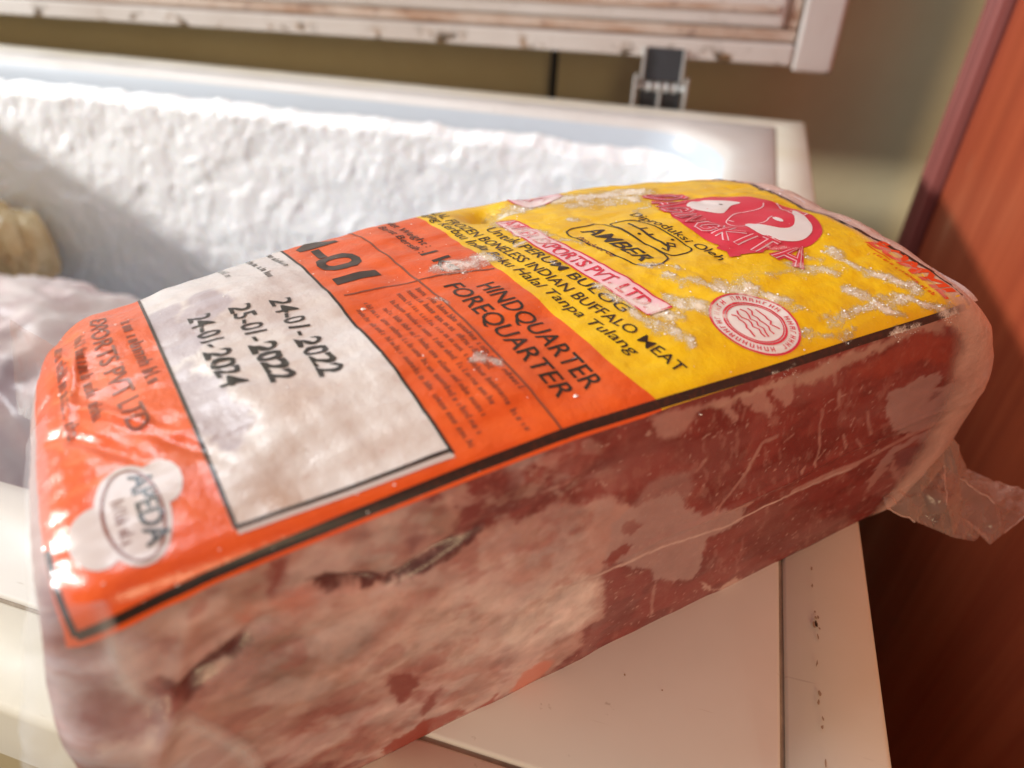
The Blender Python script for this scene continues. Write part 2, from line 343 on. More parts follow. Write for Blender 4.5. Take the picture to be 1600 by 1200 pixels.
# frost crust: follows the back wall, the rounded corner, the right wall and the left wall
path = []
def seg(a, b, n):
    for k in range(n): path.append(((a[0]+(b[0]-a[0])*k/n, a[1]+(b[1]-a[1])*k/n)))
e = .0045; r = .07
x0, x1, y0, y1 = IN[0]+e, IN[1]-e, IN[2]+e, IN[3]-e
seg((x1, y0+.02), (x1, y1-r), 120)
for k in range(40): a = math.radians(90*k/40); path.append((x1-r+r*math.cos(a), y1-r+r*math.sin(a)))
seg((x1-r, y1), (x0+r, y1), 460)
for k in range(40): a = math.radians(90+90*k/40); path.append((x0+r+r*math.cos(a), y1-r+r*math.sin(a)))
seg((x0, y1-r), (x0, y0+.02), 100)
pa = np.array(path); tg = np.gradient(pa, axis=0); tg /= np.linalg.norm(tg, axis=1, keepdims=True); nr = np.stack([-tg[:, 1], tg[:, 0]], -1)
arc = np.concatenate([[0], np.cumsum(np.linalg.norm(np.diff(pa, axis=0), axis=1))])
nz = 200; k = np.linspace(0, 1, nz); S_, K_ = np.meshgrid(arc, k, indexing='ij')
ztop = -.0165-.010*fbm(S_*14, S_*0, 40, 4)+.004*(fbm(S_*60, S_*0, 41, 2)-.5)
Z_ = ztop+(-.45-ztop)*K_**1.25
edge = sstep(0, .012, -(Z_-ztop)+.0004)
lump = .55*fbm(S_*9, Z_*12, 49, 3)+.45*fbm(S_*24, Z_*28, 50, 4); rid = 1-np.abs(2*fbm(S_*40+Z_*19, Z_*30, 55, 4)-1); fine = fbm(S_*110, Z_*95, 60, 4, .6)
T_ = edge*(.003+.014*lump+.002*rid**2+.0024*fine+.012*sstep(-.02, -.2, Z_))
V = np.stack([pa[:, None, 0]+nr[:, None, 0]*T_, pa[:, None, 1]+nr[:, None, 1]*T_, Z_-FZ+.003*(lump-.5)*edge], -1).reshape(-1, 3)
fr = mesh('frost_crust', V, grid_faces(len(pa), nz), m_frost_wall(), fz); fr['kind'] = 'stuff'
# grime on the rim: specks along the outer trim and short scratches
rs = random.Random(12); V = []; F = []
def fleck(cx, cy, rx, ry, ang):
    n0 = len(V)
    for k in range(7): a = 2*math.pi*k/7; q = rs.uniform(.6, 1.2); dx, dy = rx*q*math.cos(a), ry*q*math.sin(a); V.append((cx+dx*math.cos(ang)-dy*math.sin(ang), cy+dx*math.sin(ang)+dy*math.cos(ang), .00025))
    F.append(tuple(range(n0, n0+7)))
for k in range(16): fleck(-.0165+rs.uniform(-.0006, .0006), .045+.07*rs.random(), rs.uniform(.0002, .0005), rs.uniform(.0004, .0013), rs.uniform(-.2, .2))
for k in range(7): fleck(rs.uniform(-.11, -.002), rs.uniform(.03, .10), rs.uniform(.0002, .0005), rs.uniform(.0002, .0005), rs.random()*3)
V = [(v[0], v[1], .0008) for v in V]
gm = mesh('grime_specks', fo([(v[0], v[1], .0008) for v in V]), F, plain('dark_grime', (.36, .25, .16), .7), fz, False); gm['kind'] = 'stuff'
# lid, hinge
M_LF, M_GK = m_rust_frame(), m_gasket()
lid = bpy.data.objects.new('lid', None); lid.location = (.011, .655, .043-FZ); lid.rotation_euler = (math.radians(-2), math.radians(-.75), 0); link(lid, fz)
LW, LH = 1.62, .62  # lid extended out of view so that it shades the wall
def lbx(name, lo, hi, mat, bev=.003): return from_bm(name, box(lo, hi, bev, 3), mat, lid, True if bev > .004 else False)
lbx('lid_shell', (-LW, .014, .0), (0, .062, LH), M_LF, .004)
lbx('lid_frame', (-LW, .0, .0), (-.034, .0135, .0175), M_LF, .0025)
lbx('lid_frame', (-.033, -.0015, -.004), (.0, .0135, LH), M_LF, .003)
lbx('gasket', (-LW, .004, .0183), (-.0345, .0137, .0285), M_GK, .002)
lbx('gasket', (-.0455, .0045, .0291), (-.0345, .0137, LH), M_GK, .002)
lbx('lid_panel', (-LW, .001, .0291), (-.0463, .0137, LH), M_LF, .004)
lbx('lid_lip', (-LW, -.002, .041), (-.0535, .0008, .047), M_GK, .001)
M_DK = plain('dark_hinge_steel', (.045, .045, .05), .35, .2, 60); M_LG = plain('galvanised_steel', (.5, .5, .48), .35, .15, 60)
hg = bpy.data.objects.new('hinge', None); hg.location = (-.134, .652, -FZ); link(hg, fz)
def hbx(name, lo, hi, mat, bev=.0008): return from_bm(name, box(lo, hi, bev), mat, hg)
hbx('hinge_leaf', (-.0165, .002, .021), (.0165, .006, .050), M_DK)
hbx('hinge_cheek', (-.0195, -.002, .020), (-.017, .008, .050), M_LG); hbx('hinge_cheek', (.017, -.002, .020), (.0195, .008, .050), M_LG)
hbx('hinge_back', (-.020, .004, -.03), (.020, .008, .0195), M_DK)
hbx('hinge_bracket', (-.0255, -.004, -.03), (-.0222, .010, .026), M_LG, .0012); hbx('hinge_bracket', (.0222, -.004, -.03), (.0255, .010, .026), M_LG, .0012)
hbx('hinge_rib', (-.0015, -.002, -.03), (.0015, .0038, .0135), M_LG)
tube('hinge_pin', [(-.022, .0, .0165), (.022, .0, .0165)], .0028, M_LG, hg)
for xx in (-.012, -.004, .004, .012): tube('hinge_knuckle', [(xx-.0028, .0, .0165), (xx+.0028, .0, .0165)], .0042, M_LG, hg)
tube('power_cable', [(-.262+.002*math.sin(i*.6), .755, -.5+i*.05) for i in range(22)], .0042, plain('black_rubber', (.012, .012, .013), .45), label='black power cable hanging down the wall behind the freezer', cat='cable')
# ------------------------------------------------------------------ bags inside the bin
def lump_bag(name, cen, rad, mat, seed, label, cat, amp=.25, knot=None, rot=0., sharp=0.):
    nu, nv = 90, 120; u_ = np.linspace(.001, math.pi-.001, nu); v_ = np.linspace(0, 2*math.pi, nv, endpoint=False); U, Vv = np.meshgrid(u_, v_, indexing='ij')
    d = np.stack([np.sin(U)*np.cos(Vv), np.sin(U)*np.sin(Vv), np.cos(U)], -1)
    q = fbm(d[..., 0]*2.2+d[..., 2]*1.3+seed, d[..., 1]*2.2-d[..., 2]*1.1, seed, 4); q2 = fbm(d[..., 0]*6+d[..., 2]*3+seed, d[..., 1]*6-d[..., 2]*2, seed+5, 3)
    rr = 1+amp*(q-.5)*2+sharp*(.5-np.abs(2*q2-1))
    dd = np.sign(d)*np.abs(d)**.8
    P = dd*rr[..., None]*np.array(rad)
    c_, s_ = math.cos(rot), math.sin(rot); P = np.stack([P[..., 0]*c_-P[..., 1]*s_, P[..., 0]*s_+P[..., 1]*c_, P[..., 2]], -1)
    o = mesh(name, P.reshape(-1, 3), grid_faces(nu, nv, True), mat, None, True, label=label, cat=cat); o.location = cen; return o
b1 = lump_bag('meat_bag', (-.63, .27, -.245), (.16, .15, .125), m_bag('milky_bag_over_meat', (.66, .60, .59), (.54, .42, .43)), 3, 'milky plastic bag of pinkish frozen meat low in the freezer bin', 'bag', .10, sharp=.10)
b2 = lump_bag('crumpled_bag', (-.885, .50, -.205), (.062, .045, .056), m_bag('yellow_brown_plastic', (.66, .55, .33), (.50, .36, .17), .22), 11, 'crumpled pale yellow plastic bag near the back wall of the bin', 'bag', .25, sharp=.25)

# ------------------------------------------------------------------ meat package
pk = empty('frozen_meat_package', (-.1465, -.01053, 0), 'plastic wrapped block of frozen red meat under an orange and yellow printed film', 'meat package')
pk.rotation_euler = (0, 0, math.atan2(.70877935, .70543025))
MM = .001
def poly_d(x, y, pts):
    d = np.full(np.shape(x), 1e9)
    for (ax, ay), (bx_, by) in zip(pts[:-1], pts[1:]):
        t = np.clip(((x-ax)*(bx_-ax)+(y-ay)*(by-ay))/((bx_-ax)**2+(by-ay)**2), 0, 1); d = np.minimum(d, np.hypot(x-ax-t*(bx_-ax), y-ay-t*(by-ay)))
    return d
# body
nx, ns_ = 520, 320
xs = np.concatenate([PX0+np.linspace(0, 1, 40)**2*14, np.linspace(PX0+14, PX1-16, nx-80)[1:-1], PX1-16*np.linspace(1, 0, 42)**2]); nx = len(xs)
ss = np.concatenate([np.linspace(-PH, -7, 170), np.linspace(-6.7, 6, 40), np.linspace(8, PW-6, 50), np.linspace(PW-5, PW+5, 20), np.linspace(PW+8, PW+PH, 30)]); ns_ = len(ss)
X, S = np.meshgrid(xs, ss, indexing='ij')
FEAT = [('PINK', 1.2, 1, [(-5.0,-8.5),(1.0,-8.5),(16.0,-4.5),(31.5,-3.5),(48.0,-3.0),(60.5,-5.0),(61.5,-8.0),(60.0,-13.0),(64.0,-15.0),(68.5,-15.5),(74.0,-16.0),(84.5,-18.0),(99.0,-20.5),(107.0,-29.0),(101.0,-38.5),(98.5,-41.5),(97.5,-46.5),(102.0,-65.5),(94.0,-65.5),(96.5,-75.0),(90.5,-76.5),(87.0,-80.5),(75.5,-80.5),(61.0,-81.0),(47.5,-81.5),(40.0,-82.0),(-4.5,-39.5)]),
    ('BEIGE', 4, 0.9, [(2.5,-8.5),(12.0,-5.5),(29.0,-4.5),(30.5,-9.0),(24.0,-15.5),(17.0,-15.0),(12.5,-13.0),(7.5,-9.5)]),
    ('GBROWN', 2.5, 0.85, [(40.5,-8.0),(48.0,-4.5),(59.0,-5.5),(60.0,-12.0),(52.0,-18.5),(42.0,-13.5)]),
    ('GBROWN', 5, 0.75, [(23.0,-22.0),(30.0,-24.5),(41.0,-23.5),(45.5,-28.0),(39.0,-38.5),(28.5,-41.5),(22.5,-33.0),(21.0,-27.0)]),
    ('BEIGE', 5, 0.7, [(14.0,-33.5),(22.5,-35.0),(34.0,-37.0),(38.5,-45.0),(27.5,-45.5),(18.5,-46.5),(14.0,-44.0)]),
    ('GREY', 3, 0.8, [(14.0,-26.0),(17.0,-25.0),(22.0,-26.0),(23.0,-31.5),(18.5,-34.5),(14.5,-30.0)]),
    ('PALE', 5, 0.85, [(50.5,-30.5),(64.5,-26.5),(73.5,-36.5),(67.5,-41.5),(49.5,-48.0),(37.5,-52.0),(35.5,-45.0)]),
    ('PALE', 4, 0.6, [(32.0,-18.0),(41.5,-18.5),(51.0,-23.5),(48.0,-29.5),(37.5,-31.0),(30.5,-27.5)]),
    ('WHITE', 5, 0.95, [(80.0,-40.0),(91.0,-41.5),(97.0,-46.5),(98.5,-62.0),(92.5,-64.0),(83.0,-62.5),(72.0,-55.0),(70.5,-45.5)]),
    ('WHITE', 4, 0.5, [(58.5,-35.5),(73.5,-38.5),(78.5,-47.5),(67.0,-57.0),(56.0,-55.0)]),
    ('REDP', 3, 0.8, [(20.0,-64.0),(25.0,-48.5),(34.0,-49.0),(41.5,-57.5),(39.0,-66.0),(41.5,-76.5),(35.0,-74.5),(40.0,-82.0)]),
    ('REDP', 3, 0.6, [(42.0,-47.5),(49.5,-46.0),(57.5,-56.0),(61.0,-70.5),(54.5,-74.5),(45.0,-66.0)]),
    ('RED', 1, 0.9, [(45.0,-48.5),(49.0,-49.5),(51.0,-55.5),(48.5,-61.0),(46.0,-62.0),(44.5,-56.0)]),
    ('RED', 1, 0.8, [(50.5,-68.0),(56.0,-60.5),(54.5,-68.0),(52.0,-71.5)]),
    ('RED2', 0.8, 0.95, [(41.0,-77.0),(48.0,-75.0),(51.0,-73.0),(61.0,-76.0),(62.5,-81.0),(57.5,-81.0),(49.0,-84.0),(42.5,-82.0)]),
    ('RED2', 0.8, 0.9, [(66.0,-80.5),(70.5,-77.5),(70.5,-82.0),(66.0,-84.0)]),
    ('SALMON', 1.2, 0.85, [(75.5,-80.0),(77.5,-72.5),(83.0,-71.5),(87.0,-75.0),(85.0,-81.5),(76.5,-82.0)]),
    ('DARK', 0.8, 0.92, [(34.0,-12.5),(35.5,-11.5),(40.0,-14.5),(45.0,-17.5),(47.0,-19.0),(52.0,-18.5),(60.0,-17.0),(65.0,-14.5),(66.0,-15.5),(62.0,-18.0),(56.5,-19.0),(51.5,-19.5),(45.5,-19.5),(42.5,-19.0),(42.0,-17.0),(37.5,-15.5),(35.0,-15.0)]),
    ('DPUR', 2.5, 0.5, [(41.0,-5.0),(44.5,-4.5),(46.5,-7.0),(43.0,-7.5)]),
    ('DPUR', 1.5, 0.6, [(51.0,-10.5),(53.5,-8.5),(55.5,-12.0),(52.0,-13.5)]),
    ('RED', 1.5, 0.85, [(28.0,-4.5),(31.5,-4.5),(30.5,-9.0),(27.5,-12.0),(26.5,-10.5)]),
    ('SALMON', 2.5, 0.6, [(27.0,-13.5),(30.5,-13.5),(33.5,-15.5),(32.0,-17.5),(28.0,-17.5)]),
    ('SALMON', 2, 0.5, [(21.5,-14.0),(23.5,-12.5),(23.5,-16.5),(22.0,-17.0)]),
    ('DARK', 1.4, 0.9, [(15.5,-20.5),(17.5,-19.0),(21.0,-21.5),(21.5,-23.0),(18.5,-24.5),(16.0,-24.5)]),
    ('DARK', 1.4, 0.85, [(9.0,-20.5),(11.5,-25.0),(15.0,-21.0),(16.0,-24.5),(13.5,-26.5),(11.0,-28.5),(10.0,-26.0)]),
    ('DPUR', 2, 0.5, [(11.5,-29.0),(13.5,-28.5),(14.0,-31.5),(12.0,-32.5)]),
    ('GREY', 1.5, 0.7, [(69.5,-17.0),(83.0,-16.5),(99.0,-21.0),(98.5,-24.5),(92.5,-25.0),(89.5,-28.5),(81.5,-30.5),(73.5,-27.0),(67.5,-21.0)]),
    ('REDP', 1.2, 0.8, [(84.5,-28.0),(90.5,-25.0),(93.5,-22.5),(94.5,-25.0),(90.5,-28.5),(86.5,-31.5)]),
    ('REDP', 2, 0.6, [(73.5,-23.0),(81.5,-24.0),(84.5,-24.0),(84.0,-27.5),(75.0,-27.0)]),
    ('GREY', 0.7, 0.8, [(99.0,-29.0),(104.0,-26.5),(110.5,-26.5),(118.5,-28.0),(121.0,-33.0),(128.0,-39.5),(134.5,-41.0),(143.0,-44.5),(144.5,-49.5),(132.5,-51.0),(133.0,-58.5),(132.0,-67.5),(126.0,-65.0),(124.0,-65.0),(119.0,-59.0),(116.0,-58.5),(114.5,-53.0),(101.0,-42.5),(98.5,-42.5),(99.0,-35.5)]),
    ('GREY', 1.5, 0.45, [(104.0,-26.5),(107.5,-21.0),(115.0,-20.0),(121.0,-22.5),(123.5,-30.0),(119.0,-32.5),(111.0,-28.5)]),
    ('RED', 0.5, 0.9, [(98.5,-40.0),(102.0,-38.0),(106.5,-39.5),(104.5,-42.0),(99.5,-42.5)]),
    ('RED', 0.6, 0.6, [(102.0,-32.5),(104.5,-30.5),(109.0,-34.0),(105.5,-36.0)]),
    ('PALE', 0.5, 0.8, [(135.5,-71.0),(144.0,-80.5),(151.5,-79.0),(154.0,-82.0),(146.0,-82.0),(138.0,-76.5)]),
    ('PINK', 1, 0.75, [(107.5,-2.5),(114.5,-2.5),(128.0,-4.5),(126.5,-6.0),(120.5,-4.5),(116.5,-8.5),(114.0,-9.5),(110.0,-9.0)]),
    ('PINK', 0.5, 0.8, [(124.5,-4.0),(128.0,-3.5),(131.5,-8.0),(133.5,-11.5),(132.0,-12.0),(127.5,-7.0)]),
    ('PINK', 0.5, 0.8, [(131.5,-5.0),(138.5,-4.0),(143.0,-10.5),(144.5,-14.5),(137.5,-10.0),(133.5,-7.5)]),
    ('PINK', 0.5, 0.8, [(141.0,-4.5),(146.5,-4.0),(151.0,-11.5),(149.5,-13.5),(145.0,-10.0)]),
    ('BEIGE', 0.8, 0.85, [(121.5,-5.0),(148.5,-4.0),(149.5,-7.0),(137.0,-6.0),(123.5,-6.0)]),
    ('BEIGE', 1.3, 0.9, [(147.5,-4.5),(159.0,-3.5),(179.5,-3.0),(194.0,-1.0),(203.5,-3.5),(201.5,-7.5),(194.0,-4.5),(180.5,-6.0),(167.0,-7.0),(163.0,-9.0),(152.0,-8.5)]),
    ('RED2', 2, 0.9, [(170.0,-9.5),(185.5,-7.5),(194.0,-5.0),(205.5,-10.5),(210.5,-21.5),(211.5,-30.5),(209.0,-30.5),(205.0,-22.0),(196.0,-14.0),(184.0,-15.5)]),
    ('GREY', 0.5, 0.95, [(188.0,-21.5),(195.0,-21.5),(198.5,-21.0),(203.0,-22.5),(204.5,-25.0),(203.0,-27.0),(208.5,-29.0),(209.5,-37.5),(210.5,-44.5),(200.5,-44.5),(194.5,-38.5),(191.5,-33.0),(189.0,-28.5)]),
    ('DPUR', 0.5, 0.6, [(201.5,-31.0),(204.0,-28.5),(204.5,-31.0),(203.0,-33.5)]),
    ('GREY', 0.6, 0.85, [(194.5,-55.0),(198.0,-47.0),(211.0,-47.5),(211.0,-54.5),(203.5,-50.0),(199.0,-51.5),(199.5,-55.5),(196.5,-55.5)]),
    ('PINK', 0.4, 0.8, [(196.0,-53.5),(199.0,-57.5),(196.0,-65.5),(197.5,-72.0),(194.5,-59.5)]),
    ('PINK', 0.4, 0.8, [(197.5,-53.5),(200.0,-55.5),(212.5,-75.5),(212.5,-77.0),(202.5,-63.5)]),
    ('DPUR', 1, 0.8, [(199.0,-52.0),(205.5,-51.5),(216.5,-63.0),(211.5,-63.0),(202.5,-60.0)]),
    ('PINK', 0.8, 0.7, [(203.5,-60.5),(208.0,-58.5),(209.5,-58.5),(216.0,-72.0),(207.0,-66.0)]),
    ('GBROWN', 1.5, 0.8, [(213.0,-79.5),(213.5,-70.5),(213.5,-62.5),(214.0,-64.0),(213.0,-72.0),(213.0,-80.0)]),
    ('LILAC', 2, 0.9, [(-5.0,-10.5),(1.0,-9.0),(5.5,-7.5),(8.0,-11.0),(8.0,-18.0),(10.5,-31.0),(11.5,-53.0),(-4.5,-39.5)]),
    ('PURP', 4, 0.85, [(-2.5,-22.5),(0.0,-16.0),(2.5,-14.5),(3.5,-20.0),(6.0,-27.0),(4.0,-31.0),(-0.5,-30.0),(-2.5,-26.5)]),
    ('PURP', 4, 0.6, [(6.0,-19.5),(8.5,-21.5),(10.5,-33.0),(8.5,-32.5),(5.0,-29.0)]),
    ('WHITE', 3, 0.7, [(3.0,-11.0),(5.0,-10.5),(6.5,-18.0),(5.5,-22.5),(4.0,-16.0)]),  # highlight on the near end lump, painted into the colour
    ('BEIGE', 3, 0.8, [(1.5,-37.0),(9.5,-33.0),(11.5,-41.5),(11.5,-53.0)])]
FLINE = [('PALE', 0.45, 0.9, [(43.5,-47.0),(67.5,-42.0),(96.0,-44.5),(119.5,-46.0),(137.0,-49.0),(158.0,-48.0)]),
    ('PINK', 1.15, 0.85, [(162.5,-47.0),(175.5,-47.5),(187.0,-48.0)]),
    ('PALE', 0.5, 0.7, [(158.0,-48.0),(185.5,-49.0)]),
    ('PINK', 0.9, 0.85, [(187.0,-48.0),(197.5,-45.5),(208.0,-45.0),(213.0,-47.0)]),
    ('PINK', 0.6, 0.7, [(132.5,-41.0),(140.0,-31.0),(143.0,-22.5),(148.5,-22.0)]),
    ('PINK', 0.7, 0.75, [(129.5,-42.0),(146.0,-43.5)]),
    ('PINK', 0.6, 0.7, [(167.5,-14.5),(169.5,-20.0),(168.5,-20.5)]),
    ('PINK', 0.5, 0.6, [(163.0,-19.0),(167.0,-33.0),(168.0,-40.0)]),
    ('PINK', 0.5, 0.6, [(170.0,-35.5),(167.5,-39.0)]),
    ('PINK', 0.7, 0.7, [(162.5,-39.5),(163.5,-38.5)]),
    ('PINK', 0.4, 0.5, [(151.5,-25.0),(154.5,-24.0)]),
    ('PINK', 0.6, 0.6, [(123.0,-23.0),(124.5,-20.5)]),
    ('PINK', 0.5, 0.6, [(183.0,-27.0),(187.0,-36.5)]),
    ('PINK', 0.45, 0.6, [(182.5,-36.0),(185.5,-41.0)]),
    ('PINK', 0.45, 0.6, [(176.0,-32.0),(179.5,-38.0)]),
    ('PINK', 0.5, 0.6, [(117.0,-61.5),(119.5,-76.5)]),
    ('PINK', 0.6, 0.6, [(162.0,-3.5),(165.0,-11.5)]),
    ('PINK', 0.4, 0.5, [(134.5,-9.0),(134.5,-12.0)]),
    ('PINK', 0.5, 0.5, [(195.0,-10.5),(199.0,-15.0),(198.0,-17.0)]),
    ('PINK', 0.5, 0.5, [(201.5,-13.0),(205.0,-18.0)])]
TAILP = {'A': (211.7, -3.9, 7.2), 'B': (226.6, -5.2, 8.9), 'C': (242.8, -1.2, 10.9), 'D': (248.3, -5.4, 6.1), 'E': (257.2, -2.9, 4.8), 'F': (267.5, -8.9, -0.8), 'G': (279.8, -14.2, -5.7), 'S': (285.5, -17.8, -8.0), 'H': (271.3, -21.0, -9.3), 'I': (260.0, -21.7, -10.9), 'J': (251.5, -22.3, -12.2), 'K': (254.9, -17.6, -12.9), 'L': (244.2, -19.9, -9.1), 'M': (236.6, -16.5, -6.7), 'N': (229.8, -12.6, -3.1), 'O': (222.3, -9.2, 1.1), 'P': (231.3, -11.8, 7.4), 'Q': (257.8, -15.3, -1.2), 'R': (244.5, -12.6, -3.6)}
def poly_sd(x, y, pts):
    """signed distance to a closed outline (negative inside)"""
    d = poly_d(x, y, list(pts)+[pts[0]]); ins_ = np.zeros(np.shape(x), bool)
    for (ax, ay), (bx_, by) in zip(pts, list(pts[1:])+[pts[0]]):
        if ay == by: continue
        ins_ ^= ((ay > y) != (by > y)) & (x < (bx_-ax)*(y-ay)/(by-ay)+ax)
    return np.where(ins_, -d, d)
PAL = dict(RED=(.26, .050, .042), RED2=(.36, .070, .050), REDP=(.36, .115, .095), PINK=(.50, .275, .24), PALE=(.64, .44, .39), GREY=(.45, .285, .265), BEIGE=(.50, .305, .25), GBROWN=(.32, .195, .16), DARK=(.09, .014, .014), DPUR=(.22, .09, .095), WHITE=(.76, .60, .54), SALMON=(.66, .20, .13), LILAC=(.56, .43, .45), PURP=(.30, .105, .10))
def meat_tint(x, s):
    n = fbm(x/16, s/11, 84, 5)
    wx = x+2.6*(fbm(x/4, s/4, 70, 4)-.5)+1.6*(fbm(x/1.1, s/1.1, 71, 2)-.5); ws = s+2.6*(fbm(x/4, s/4, 75, 4)-.5)+1.6*(fbm(x/1.1, s/1.1, 76, 2)-.5)
    c = np.array([.27, .055, .048])+(np.array([.20, .038, .034])-np.array([.27, .055, .048]))*sstep(.42, .62, fbm(x/12, s/8, 80, 4))[..., None]
    def lay(c, m, k): return c+(np.array(k)-c)*np.clip(m, 0, 1)[..., None]
    c = lay(c, sstep(.5, .75, fbm(x/26, s/9, 81, 4))*.35, (.34, .13, .12))
    fl = sstep(.66, .73, fbm(x/1.7+s/6, s/4.2, 99, 3))*sstep(.42, .58, fbm(x/18, s/18, 101, 2)); c = lay(c, fl*.26*sstep(95, 125, x), PAL['PINK'])
    fl = sstep(.80, .86, fbm(x/1.3, s/1.3, 103, 2)); c = lay(c, fl*.5*sstep(70, 100, x), PAL['PALE'])
    late = ('DARK', 'DPUR', 'RED', 'RED2', 'SALMON', 'PURP')
    def draw(c, keys):
      for k, soft, al, pts in FEAT:
        if (k in late) != keys: continue
        g = np.clip(soft*1.1, .3, 3); m = sstep(g*.8, -g*.8, poly_sd(wx, ws, pts)-(.55 if k == 'DARK' else 0)); 
        if soft >= 2: m = m*(.62+.76*fbm(x/3.5, s/3.5, 60+len(pts), 4))
        c = lay(c, m*al, PAL[k])
      return c
    c = draw(c, False)
    # fat seams and muscle grain in the pale part
    lf = sstep(105, 85, x); gr = fbm(x/1.6+s/5, s/1.4-x/6, 110, 3)
    c = lay(c, sstep(.52, .70, fbm(x/5+s/11, s/3.6, 98, 4))*lf*.42, PAL['PALE']); c = lay(c, sstep(.55, .72, fbm(x/4-s/13, s/3.2, 105, 4))*lf*.40, (.42, .24, .19)); c = lay(c, sstep(.6, .8, gr)*lf*.25, (.50, .20, .16))
    for k, wd, al, pts in FLINE: c = lay(c, sstep(wd*1.5, wd*.5, poly_d(x+.8*(fbm(x/3, s/3, 95, 2)-.5), s+.8*(fbm(x/3, s/3, 96, 2)-.5), pts))*al*(.55+.8*fbm(x/2.5, s/2.5, 97, 2)), PAL[k])
    c = lay(c, sstep(.46, .66, fbm(x/13+3, s/10, 131, 4))*lf*.38, (.72, .60, .58)); c = lay(c, sstep(.58, .70, fbm(x/9+7, s/7, 133, 4))*lf*.45, (.36, .115, .10))
    c = c*(1+(.28*(fbm(x/2.4, s/2.0, 120, 4)-.5)+.6*(fbm(x/8, s/5, 121, 4)-.5))*(.35+.65*lf))[..., None]
    c = draw(c, True)*np.array([.80, .78, .82])
    xb = np.interp(s, [-82, -71, -60, -45, -35, -30, -20, -10, -5, 0], [213, 213.5, 214, 214, 212, 212, 210.5, 207.5, 203, 200])
    c = lay(c, sstep(-.6, 1.0, wx-xb)*.92, (.58, .34, .27))
    return c
P = surf(X, S)
dent = np.zeros_like(X)
C = meat_tint(X, S)
topm = sstep(4, 12, S); C = C*(1-topm[..., None])+np.array([.5, .33, .3])*topm[..., None]
V = P.reshape(-1, 3)*MM; F = grid_faces(nx, ns_)
nb = len(V); cap0 = [i for i in range(ns_)]; cap1 = [(nx-1)*ns_+i for i in range(ns_)]
F = F+[(nb, i+1, i) for i in range(ns_-1)]+[(nb, 0, ns_-1)]+[(nb+1, cap1[i], cap1[i+1]) for i in range(ns_-1)]+[(nb+1, cap1[-1], cap1[0])]
F = F+[(i*ns_, i*ns_+ns_-1, (i+1)*ns_+ns_-1, (i+1)*ns_) for i in range(nx-1)]
V = np.concatenate([V, [P[0].mean(0)*MM+np.array([-.002, 0, 0]), P[-1].mean(0)*MM+np.array([.003, 0, 0])]])
body = mesh('meat_block', V, F, m_meat(), pk)
ca = body.data.color_attributes.new('tint', 'FLOAT_COLOR', 'POINT')
cc = np.concatenate([C.reshape(-1, 3), [[.5, .35, .33], [.55, .36, .32]]]); ca.data.foreach_set('color', np.concatenate([cc, np.ones((len(cc), 1))], 1).astype(np.float32).ravel())
# frost on the printed film
STREAKS = [((134, 89.5), (153.5, 96), 5, .9), ((149.5, 90), (174, 89), 6, 1), ((169.5, 90), (167, 78), 3.5, .9), ((96.5, 60.5), (109, 61), 3.5, 1), ((118.5, 63.5), (127.5, 65.5), 1.6, .9), ((82, 25), (85.5, 21), 1.2, 1), ((87.5, 45.5), (87.5, 49), 1.2, .7),
    ((124, 36.5), (126, 34), 1.5, 1), ((123.5, 31), (130, 19.5), 2.6, .95), ((135.5, 23.5), (140, 16), 2.6, .95), ((139.5, 39), (145.5, 34.5), 1.2, .8), ((139.5, 32), (155, 19), 2.2, .9), ((150.5, 24.5), (161.5, 13), 2.2, 1), ((174, 27), (181.5, 21.5), 2, .9),
    ((191, 28), (190.5, 17), 2, .8), ((191, 19.5), (198, 9), 2.4, 1), ((190.5, 6.5), (206, -3), 2.2, 1.1), ((167.5, 6.5), (192, 6), 2.4, .7), ((153, 5), (171, 1.5), 1.8, .6), ((130, 65), (133.5, 57.5), 1.5, .7), ((158, 66), (168.5, 74), 1.8, .7), ((126.5, 16.5), (128.5, 11), 1.6, .9),
    ((142, -1), (149, -4), 1.2, .9), ((142, 73), (143, 70), 1.5, .9), ((180.5, 12), (186.5, 3), 2.2, 1), ((121, 52), (122, 48), 1.2, .8), ((125.5, 80), (127, 63.5), 3, .9), ((122.5, 25.5), (125.5, 14.5), 2, .8), ((148, 18), (163.5, 9), 1.8, .5), ((166, 80), (150, 84), 4, .7),
    ((180, -2), (192, -3.5), 1.2, .9), ((150, 24), (185, 22), 2.5, .45), ((176, 36), (186, 26), 1.6, .6)]
def frost_f(a, b):
    f = np.zeros(np.shape(a))
    wa = a+6*(fbm(a/4.5, b/4.5, 130, 4)-.5); wb = b+6*(fbm(a/4.5, b/4.5, 134, 4)-.5)
    for p, q, r_, k_ in STREAKS: f = np.maximum(f, k_*np.exp(-(poly_d(wa, wb, [p, q])/r_)**2*.75))
    return np.clip(f*(.35+1.1*fbm(a/2.2, b/2.2, 140, 3)), 0, 1)
OY = np.array([[-9, 110], [0, 109.8], [8, 108], [15, 107.2], [25, 107], [36, 107], [50, 107.4], [66, 107.8], [82, 109.3], [106, 110]])
RTB = np.array([[-9, 212], [0, 212], [12, 211], [25, 209], [40, 207], [72, 206], [90, 209], [106, 212]])
aa = np.concatenate([np.linspace(-2.2, 10, 24), np.linspace(11, 214, 230), np.linspace(215, 222, 12)]); bb = np.concatenate([np.linspace(-4.6, 6, 24), np.linspace(7, PW-1, 118)])
A, B = np.meshgrid(aa, bb, indexing='ij')
BLN = np.array([(-3, -6.4), (-.8, -6.4), (1.0, -5.8), (4, -5.0), (11, -3.6), (20, -2.3), (30, -1.6), (43, -.8), (65, .3), (88, 1.0), (110, .4), (140, -.6), (170, -1.0), (200, -1.6), (211, -1.4), (225, -1.4)])
